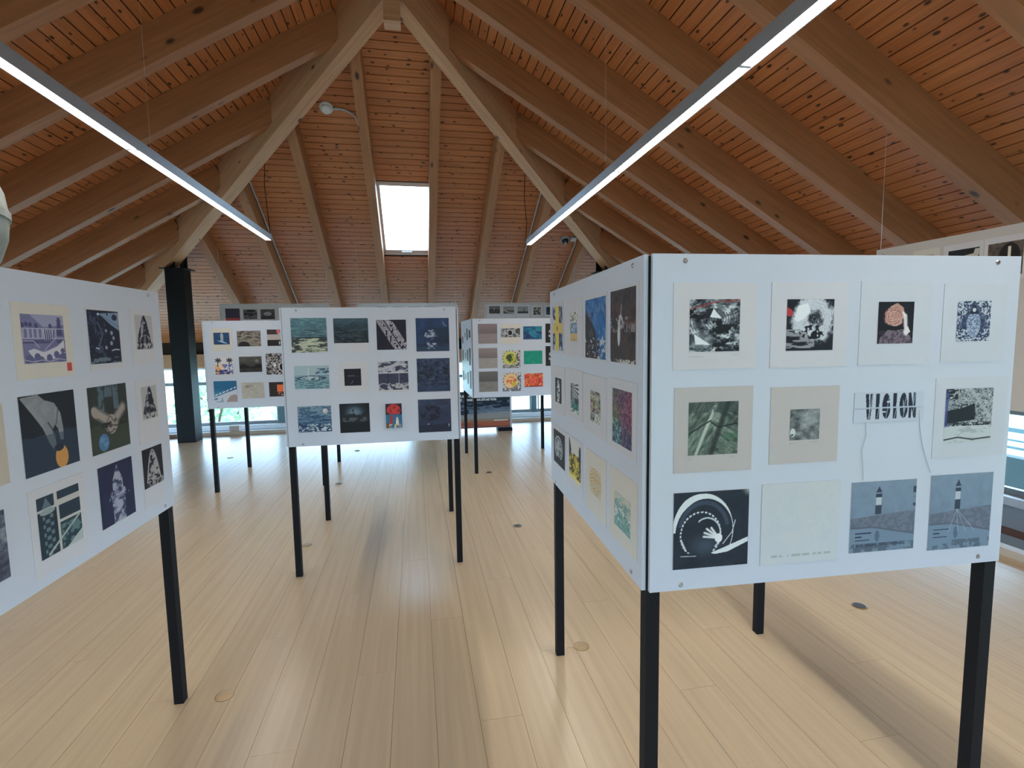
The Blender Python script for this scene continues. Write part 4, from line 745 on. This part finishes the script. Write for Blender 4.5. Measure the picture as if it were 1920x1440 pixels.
t8 = pr('FR', R7b, (.6171, 1.3752, .8482, 1.4139), None, 'pale', 'lower paper strip with the bottom half of the cut word VISION', 150)
MB().tube([(.10, -.002, .03), (.104, -.003, -.02), (.115, -.003, -.07), (.135, -.003, -.125), (.150, -.003, -.16)], .0009, 5).make('thread', 'thread', t8)
MB().tube([(-.075, -.002, 0), (-.072, -.003, -.04), (-.085, -.003, -.08), (-.078, -.003, -.13), (-.075, -.003, -.17)], .0008, 5).make('thread', 'thread', t8)
pr('FR', R8, (.9208, 1.3013, 1.0838, 1.464), (.8848, 1.2568, 1.1337, 1.4974), 'pale', 'print of a black ship hull among scribbled grey branches', 97)
pr('FR', R9, (.0718, .9801, .2975, 1.2003), None, 'paperw', 'dark print looking up a white spiral staircase', 137)
pr('FR', R10, (.3373, .9702, .5854, 1.2095), None, 'pale', 'nearly blank pale embossed sheet beside the spiral staircase print', 60)
t11 = pr('FR', R11, (.623, .9847, .8387, 1.1983), None, 'pale', 'hazy blue print of a lighthouse with lettering along the bottom', 122)
pr('FR', R12, (.8885, .9725, 1.1052, 1.2046), None, 'pale', 'hazy blue print of a lighthouse with thin rays, lower right corner', 130)
def text(body, size, loc, mat, parent, name='lettering', bold=0, rot=0):
    cu = bpy.data.curves.new(name, 'FONT'); cu.body = body; cu.size = size; cu.offset = bold; cu.materials.append(MT[mat]); cu.resolution_u = 2
    o = bpy.data.objects.new(name, cu); COL.objects.link(o); o.parent = parent; o.location = loc; o.rotation_euler = (math.pi/2, rot, 0)
    dg = bpy.context.evaluated_depsgraph_get(); me = bpy.data.meshes.new_from_object(o.evaluated_get(dg)); me.name = name
    bpy.data.objects.remove(o); o = bpy.data.objects.new(name, me); COL.objects.link(o); o.parent = parent; o.location = loc; o.rotation_euler = (math.pi/2, rot, 0); return o
text('MALVINAS ARGENTINAS', .0150, (-.088, -.0030, .016), 'darktext', t11, bold=.0003)
S_ = 'SR'
pr(S_, A1, (.0694, 1.5724, .2565, 1.7717), (.0589, 1.5604, .2783, 1.7925), 'paperw', 'yellow cross shape over blue strokes, far top corner of side panel', 80)
pr(S_, A2, (.3924, 1.6157, .4961, 1.7359), (.3048, 1.5552, .5703, 1.7879), 'paperw', 'small seascape with sand, blue water and birds on white sheet', 60)
pr(S_, A3, (.6105, 1.5569, .8441, 1.7673), (.5834, 1.5504, .8554, 1.7803), 'paperw', 'bright blue night scene with dark cliff and falling streaks', 111)
pr(S_, A4, (.8904, 1.5546, 1.1006, 1.7744), (.8853, 1.5511, 1.1184, 1.7842), 'paperw', 'dark brown print with a ghostly white lighthouse', 136)
pr(S_, B1, (.111, 1.3288, .232, 1.4442), (.0301, 1.2809, .292, 1.498), 'paperw', 'small black print of a white feather on a white sheet', 51)
pr(S_, B2, (.3941, 1.3238, .5136, 1.4435), (.3069, 1.3, .5677, 1.5022), 'paperw', 'small print of a lighthouse with white beams and teal water', 61)
pr(S_, B3, (.6726, 1.3289, .787, 1.4403), (.5755, 1.2813, .8511, 1.4962), 'paperw', 'small dark print speckled with pink, green and yellow', 66)
pr(S_, B4, (.9099, 1.3007, 1.0749, 1.4723), (.8688, 1.2776, 1.1093, 1.5023), 'paperw', 'purple and green night print with fine bright lines', 120)
pr(S_, C1, (.0706, 1.035, .2857, 1.1941), (.0483, 1.0244, .295, 1.214), 'paperw', 'black print of a pale oval face', 81)
pr(S_, C2, (.3638, 1.0389, .5421, 1.2065), (.3092, .9959, .5642, 1.2172), 'paperw', 'yellow and black print with two dark spires', 94)
pr(S_, C3, (.6617, 1.0617, .7937, 1.1582), (.6099, .9887, .8468, 1.2142), 'papery', 'ochre shell pattern print on an ivory sheet', 75)
pr(S_, C4, (.9298, 1.0349, 1.0686, 1.1454), (.8824, .9869, 1.1168, 1.2156), 'papery', 'teal breaking wave print low on an ivory sheet', 94)
L_ = 'FL'
t = pr(L_, La1, (.3923, 1.5829, .5617, 1.7265), (.3627, 1.5374, .5932, 1.7595), 'papery', 'violet linocut of a harbour town with a lighthouse and red seal', 110)
boxo('seal', (.5628-.478, -.0026, .0151), (.5823-.478, -.0016, .0411), 'red', t)
t = pr(L_, La2, (.6768, 1.5665, .8511, 1.7538), (.6724, 1.5436, .8662, 1.7607), 'paperw', 'dark blue print of a seahorse and fish head', 115); squiggle(t, -.06, .06, .014)
pr(L_, La3, (.9549, 1.6116, 1.0788, 1.748), (.9268, 1.5534, 1.0904, 1.7698), 'paperw', 'black pointed fish head print at the top of the left stand edge', 80)
pr(L_, Lb0, (.10, 1.261, .300, 1.4809), None, 'papery', 'cream sheet mostly cut off by the left edge of the photo', 30)
pr(L_, Lb1, (.3538, 1.2552, .5785, 1.4911), None, 'paperw', 'grey hand dropping an orange fruit on dark blue ground', 130)
pr(L_, Lb2, (.6426, 1.2534, .8611, 1.4883), None, 'paperw', 'clasped pale hands above a blue ball on green ground', 120)
pr(L_, Lb3, (.958, 1.3286, 1.0696, 1.4606), (.9256, 1.2325, 1.0849, 1.4857), 'paperw', 'smudged black fish head print in the middle row of left stand', 76)
pr(L_, Lc0, (.0676, 1.0074, .2689, 1.1965), None, 'paperw', 'dark blue textured print cut by the left edge of the photo', 87)
pr(L_, Lc1, (.3802, 1.0005, .5593, 1.1863), (.3533, .9499, .5865, 1.2145), 'paperw', 'teal tiled print of a lighthouse divided by white bars', 115)
pr(L_, Lc2, (.6581, .9869, .8582, 1.2065), None, 'paperw', 'deep navy print of a pale ornate tower', 105)
pr(L_, Lc3, (.9286, 1.0509, 1.076, 1.21), (.9236, .9699, 1.079, 1.21), 'paperw', 'black print of a white pointed shell at the lower corner', 80)
M_ = 'FM'
pr(M_, M1, (.0589, 1.5542, .2861, 1.782), None, 'paperw', 'teal sea print with pale moonlight on the water', 80)
pr(M_, M2, (.3295, 1.6119, .5548, 1.7779), (.3295, 1.5485, .5548, 1.7779), 'paperw', 'dark blue green sea print fading to black, white strip below', 70)
pr(M_, M3, (.6087, 1.5616, .807, 1.7651), None, 'paperw', 'dark print of a tentacle covered with white rings', 70)
pr(M_, M4, (.8725, 1.5449, 1.0994, 1.7741), None, 'paperw', 'blue night sea print with a splash of white foam', 70)
pr(M_, M5, (.0654, 1.3098, .2873, 1.4644), None, 'paperw', 'pale blue line print of a boat by rocky coast', 80)
pr(M_, M6, (.3849, 1.3219, .4953, 1.4373), (.3494, 1.2821, .5434, 1.4881), 'paperw', 'small black square print on a white sheet, thin white lines', 40)
pr(M_, M7, (.6095, 1.2715, .8108, 1.4818), None, 'paperw', 'grey violet print of stormy clouds over a cliff', 70)
pr(M_, M8, (.8706, 1.2635, 1.0973, 1.4957), None, 'paperw', 'very dark navy seascape in the middle of the right column', 66)
pr(M_, M9, (.0731, 1.0149, .2894, 1.1919), None, 'paperw', 'choppy blue sea print with a round white badge', 80)
pr(M_, M10, (.3432, .9991, .5405, 1.1999), None, 'paperw', 'almost black print of a tower glowing above dark hills', 70)
pr(M_, M11, (.6504, 1.0225, .7592, 1.1914), None, 'paperw', 'small block print with a red moon over blue and two figures', 56, th=.028)
pr(M_, M12, (.87, .9761, 1.0978, 1.2095), None, 'paperw', 'grey blue stormy seascape at the bottom of the right column', 66)
G_ = 'FG'
pr(G_, G1, (.0991, 1.6017, .2533, 1.7263), (.0773, 1.5275, .2801, 1.7713), 'papery', 'small blue print with a white plume on a cream sheet', 34)
pr(G_, G2, (.3278, 1.577, .5624, 1.7421), None, 'paperw', 'brown grey photo print of shore with a dark rock', 46)
t = pr(G_, G3, (.6269, 1.577, .8655, 1.7528), None, 'paperw', 'print with a hand, pink band and black strip with white letters', 46)
pr(G_, G4, (.096, 1.2842, .2698, 1.4621), (.0805, 1.2578, .2898, 1.5019), 'paperw', 'orange and blue print of palm trees', 40)
pr(G_, G5, (.3327, 1.3016, .5584, 1.4679), None, 'paperw', 'black and grey print of hills at dusk', 44)
pr(G_, G6, (.6007, 1.268, .8164, 1.4978), None, 'paperw', 'black and white swirling print on the rear left stand', 44)
pr(G_, G7, (.067, .9874, .2944, 1.2134), None, 'paperw', 'blue sea print with a dashed white jetty and sand', 50)
pr(G_, G8, (.3406, 1.0174, .5658, 1.1897), None, 'paperw', 'pale beige misty print on the rear left stand', 44)
pr(G_, G9, (.6164, 1.0285, .8164, 1.1859), None, 'paperw', 'dark brown print with an orange square', 36)
Q_ = 'FQ'
pr(Q_, Q1, (.071, 1.5574, .2982, 1.7893), None, 'paperw', 'mauve grey sea horizon, top print of the grey column', 40)
pr(Q_, Q2, (.3425, 1.6284, .5729, 1.7331), (.3425, 1.5541, .5783, 1.7825), 'papery', 'narrow black and white print with a ringed eye on cream sheet', 50)
pr(Q_, Q3, (.6118, 1.5985, .8415, 1.7549), None, 'paperw', 'deep blue and turquoise abstract print', 38)
pr(Q_, Q4, (.8858, 1.5549, 1.115, 1.7848), None, 'paperw', 'black print with white fan ribs, upper one beside the nearest stand', 38)
pr(Q_, Q5, (.071, 1.2668, .2953, 1.5053), None, 'paperw', 'pale grey sea horizon, middle print of the grey column', 40)
pr(Q_, Q6, (.3506, 1.2623, .5727, 1.4744), None, 'paperw', 'splashed green and yellow burst print', 46)
pr(Q_, Q7, (.6161, 1.3032, .8449, 1.4624), None, 'paperw', 'plain emerald green print', 36)
pr(Q_, Q8, (.8857, 1.2761, 1.1132, 1.5145), None, 'paperw', 'black print with white fan ribs, lower one beside the nearest stand', 38)
pr(Q_, Q9, (.0686, .987, .2965, 1.229), None, 'paperw', 'dark grey sea horizon, bottom print of the grey column', 40)
pr(Q_, Q10, (.3522, .9844, .5765, 1.208), None, 'paperw', 'orange sun burst print with ink dots', 46)
pr(Q_, Q11, (.6188, 1.0279, .8486, 1.1911), None, 'paperw', 'fiery red and orange print', 44)
DK_ = ((30, 30, 36), (80, 80, 88))
SIDE = [(.13, 1.5543, .2674, 1.6457), (.455, 1.637, .57, 1.695), (.69, 1.600, .82, 1.744), (.9321, 1.631, 1.107, 1.721), (.12, 1.322, .255, 1.471), (.4512, 1.3636, .579, 1.436), (.70, 1.343, .83, 1.481), (.9245, 1.299, 1.098, 1.504), (.13, 1.058, .2875, 1.185), (.432, 1.091, .54, 1.163), (.69, 1.052, .81, 1.201), (.9443, 1.0156, 1.102, 1.235)]
RW = ('top row', 'middle row', 'bottom row'); CL = ('farthest', 'second farthest', 'second nearest', 'nearest')
for i, b in enumerate(SIDE):
    pr('SQ', darkstrip(i, *(DK_ if i % 4 != 1 else ((110, 112, 116), (160, 162, 166)))), b, None, 'paperw', 'small %s print seen edge-on, %s, %s column, rear right stand side' % ('pale' if i % 4 == 1 else 'dark', RW[i//4], CL[i % 4]), 16)
def HL1(p): p.c[:] = (64, 54, 70); p.put(p.y < .36, (176, 72, 78))
def HL2(p): n = p.fb(6, 9); p.ramp(n, (60, 56, 62), (130, 126, 130)); p.put(p.ell(.55, .85, .35, .12) < 1, (40, 36, 44)); p.put((abs(p.y-.5) < .12)*(n > .5), (36, 32, 40))
def HL3(p): p.ramp(p.fb(5, 5), (58, 50, 58), (96, 88, 96)); p.put(p.ell(.5, .55, .28, .2) < 1, (176, 172, 178), .8); p.put(p.y < .3, (40, 34, 42), .6)
pr('H', HL1, (-3.0873, 1.93, -2.8644, 2.1724), None, 'paperw', 'dark print with a red lower band on the far left board', 30)
pr('H', HL2, (-2.8095, 1.9938, -2.595, 2.1549), None, 'paperw', 'grey rocky print in the middle of the far left board row', 28)
pr('H', HL3, (-2.5438, 1.9912, -2.3198, 2.1568), None, 'paperw', 'dark print with a pale blur, last visible on far left board', 28)
for i, b in enumerate([(-.6405, 2.0, -.4742, 2.188), (-.3726, 2.0, -.1902, 2.188), (-.1054, 2.0, .1251, 2.188), (.1647, 2.0, .3784, 2.188)]):
    pr('H', darkstrip(i, (40, 40, 60), (70, 72, 96)), b, None, 'paperw', 'dark print edge just above the middle stand, %s from the left' % ('first', 'second', 'third', 'fourth')[i], 18)
def HR1(p): p.c[:] = (60, 60, 62); p.put(p.y > .6, (112, 112, 114)); p.put(p.ln([(.45, .5), (.46, .75)], .03), (200, 200, 200)); p.put((p.y < .5)*(p.fb(5, 9) > .55), (90, 90, 92))
def HR2(p): p.c[:] = (150, 150, 150); p.put(p.y < .45, (88, 88, 90)); p.put(p.ln([(0, .5), (.4, .2), (1, .12)], .06), (190, 190, 190))
def HR3(p): p.c[:] = (156, 156, 158); p.put(p.y < .3, (70, 70, 74)); p.put(p.ln([(.62, .2), (.62, .7)], .03), (60, 60, 66))
def HR4(p): p.c[:] = (52, 46, 46); p.put(p.fb(6, 6) > .55, (170, 164, 156))
def HR5(p): p.ramp(p.fb(4, 4), (20, 40, 56), (50, 80, 96))
for f_, b, pb, lb in ((HR1, (1.3333, 2.0557, 1.5331, 2.1907), (1.29, 1.98, 1.56, 2.215), 'dark grey coast print, first in the row on far right board'), (HR2, (1.5937, 2.0527, 1.7949, 2.1856), (1.57, 1.98, 1.82, 2.215), 'grey shoreline print, second in the row on far right board'), (HR3, (1.8568, 2.0546, 2.0585, 2.1843), (1.83, 1.98, 2.09, 2.215), 'grey horizon print, third in the row on far right board'), (HR4, (2.1568, 2.0253, 2.2981, 2.1671), (2.12, 1.99, 2.33, 2.20), 'black and cream square print, fourth on far right board'), (HR5, (2.4015, 2.0271, 2.5639, 2.1707), (2.37, 1.99, 2.59, 2.20), 'dark teal print beside the nearest stand on far right board')):
    pr('H', f_, b, pb, 'paperw', lb, 24)
def X1(p): p.c[:] = (178, 166, 158)
def X2(p): p.c[:] = (24, 26, 34); p.put(p.poly((.45, .5), (.5, .78), (.82, .82), (.86, .96), (1, .96), (1, .8), (.9, .6)), (200, 196, 190)); p.put(p.ell(.5, .6, .1, .1) < 1, (70, 110, 140))
def X3(p): p.ramp(p.fb(6, 6), (60, 52, 50), (120, 106, 98)); p.put(p.ell(.62, .55, .3, .42) < 1, (28, 24, 26)); p.put(p.poly((.55, .3), (.58, .44), (.58, .86), (.66, .86), (.66, .44), (.70, .3)), (226, 220, 210))
pr('X', X1, (.355, 1.98, .45, 2.15), (.30, 1.94, .49, 2.19), 'papery', 'faint pinkish print, leftmost visible on the right edge board', 30)
pr('X', X2, (.5467, 1.955, .7381, 2.1516), (.515, 1.93, .76, 2.19), 'paperc', 'black print with white stepped shape on the right edge board', 70)
pr('X', X3, (.7876, 1.955, .9775, 2.1534), (.765, 1.93, 1.0, 2.19), 'paperc', 'dark print of a white obelisk in a circle, right edge board', 70)

# ------------------------------------------------------------------ poster on the floor by the far windows
t = thing('poster_board', 'low dark poster of a sunset sea standing before the far windows', 'poster', (0.82, 8.75, 0))
boxo('panel', (-.85, 0, .055), (.80, .03, .70), 'hang', t)
def POST(p):
    n = p.fb(5, 20); p.ramp(n*.4, (26, 36, 50), (52, 66, 84)); p.put(sm(.66, .8, p.fb(8, 40, 3, 4))*(p.y > .45), (140, 156, 172), .6); d = .30+.12*p.x; p.put(p.y < d+.05*n, (150, 146, 140)); p.put((p.y < d+.14)*(p.y > d)*(p.x > .55), (120, 134, 150), .7); p.put(p.y < .24, (150, 126, 104)); p.put(p.y < .19, (176, 96, 66)); p.put((p.y < .2)*(n > .6), (126, 70, 60), .6); p.put((abs(p.y-.19) < .012)*(p.ell(.9, .19, .08, 1) < 1), (230, 226, 220)); p.put(p.y < .02, (40, 26, 26))
im = image_mesh('printed_image', POST, 1.60, .63, 110, t, -.001, .062, -.83, 300)
text('PUP   -OR', .060, (-.12, -.003, .600), 'text', im, bold=.002)
text('BEIT   SO POWER NUMBOOL GIFTS AND THE SEA', .052, (-.12, -.003, .535), 'text', im, bold=.002).scale = (.56, 1, 1)
for x in (-.70, .54): boxo('foot', (x, -.10, 0), (x+.25, .13, .055), 'black', t)
t = thing('upstand_block', 'small pinkish upstand block behind the rear left stand at window', 'block', (-3.205, 9.72, 0))
boxo('body', (-.08, -.03, .0), (.08, .10, .13), 'concrete', t); boxo('top_cap', (-.085, -.035, .13), (.085, .105, .14), 'kerb', t)
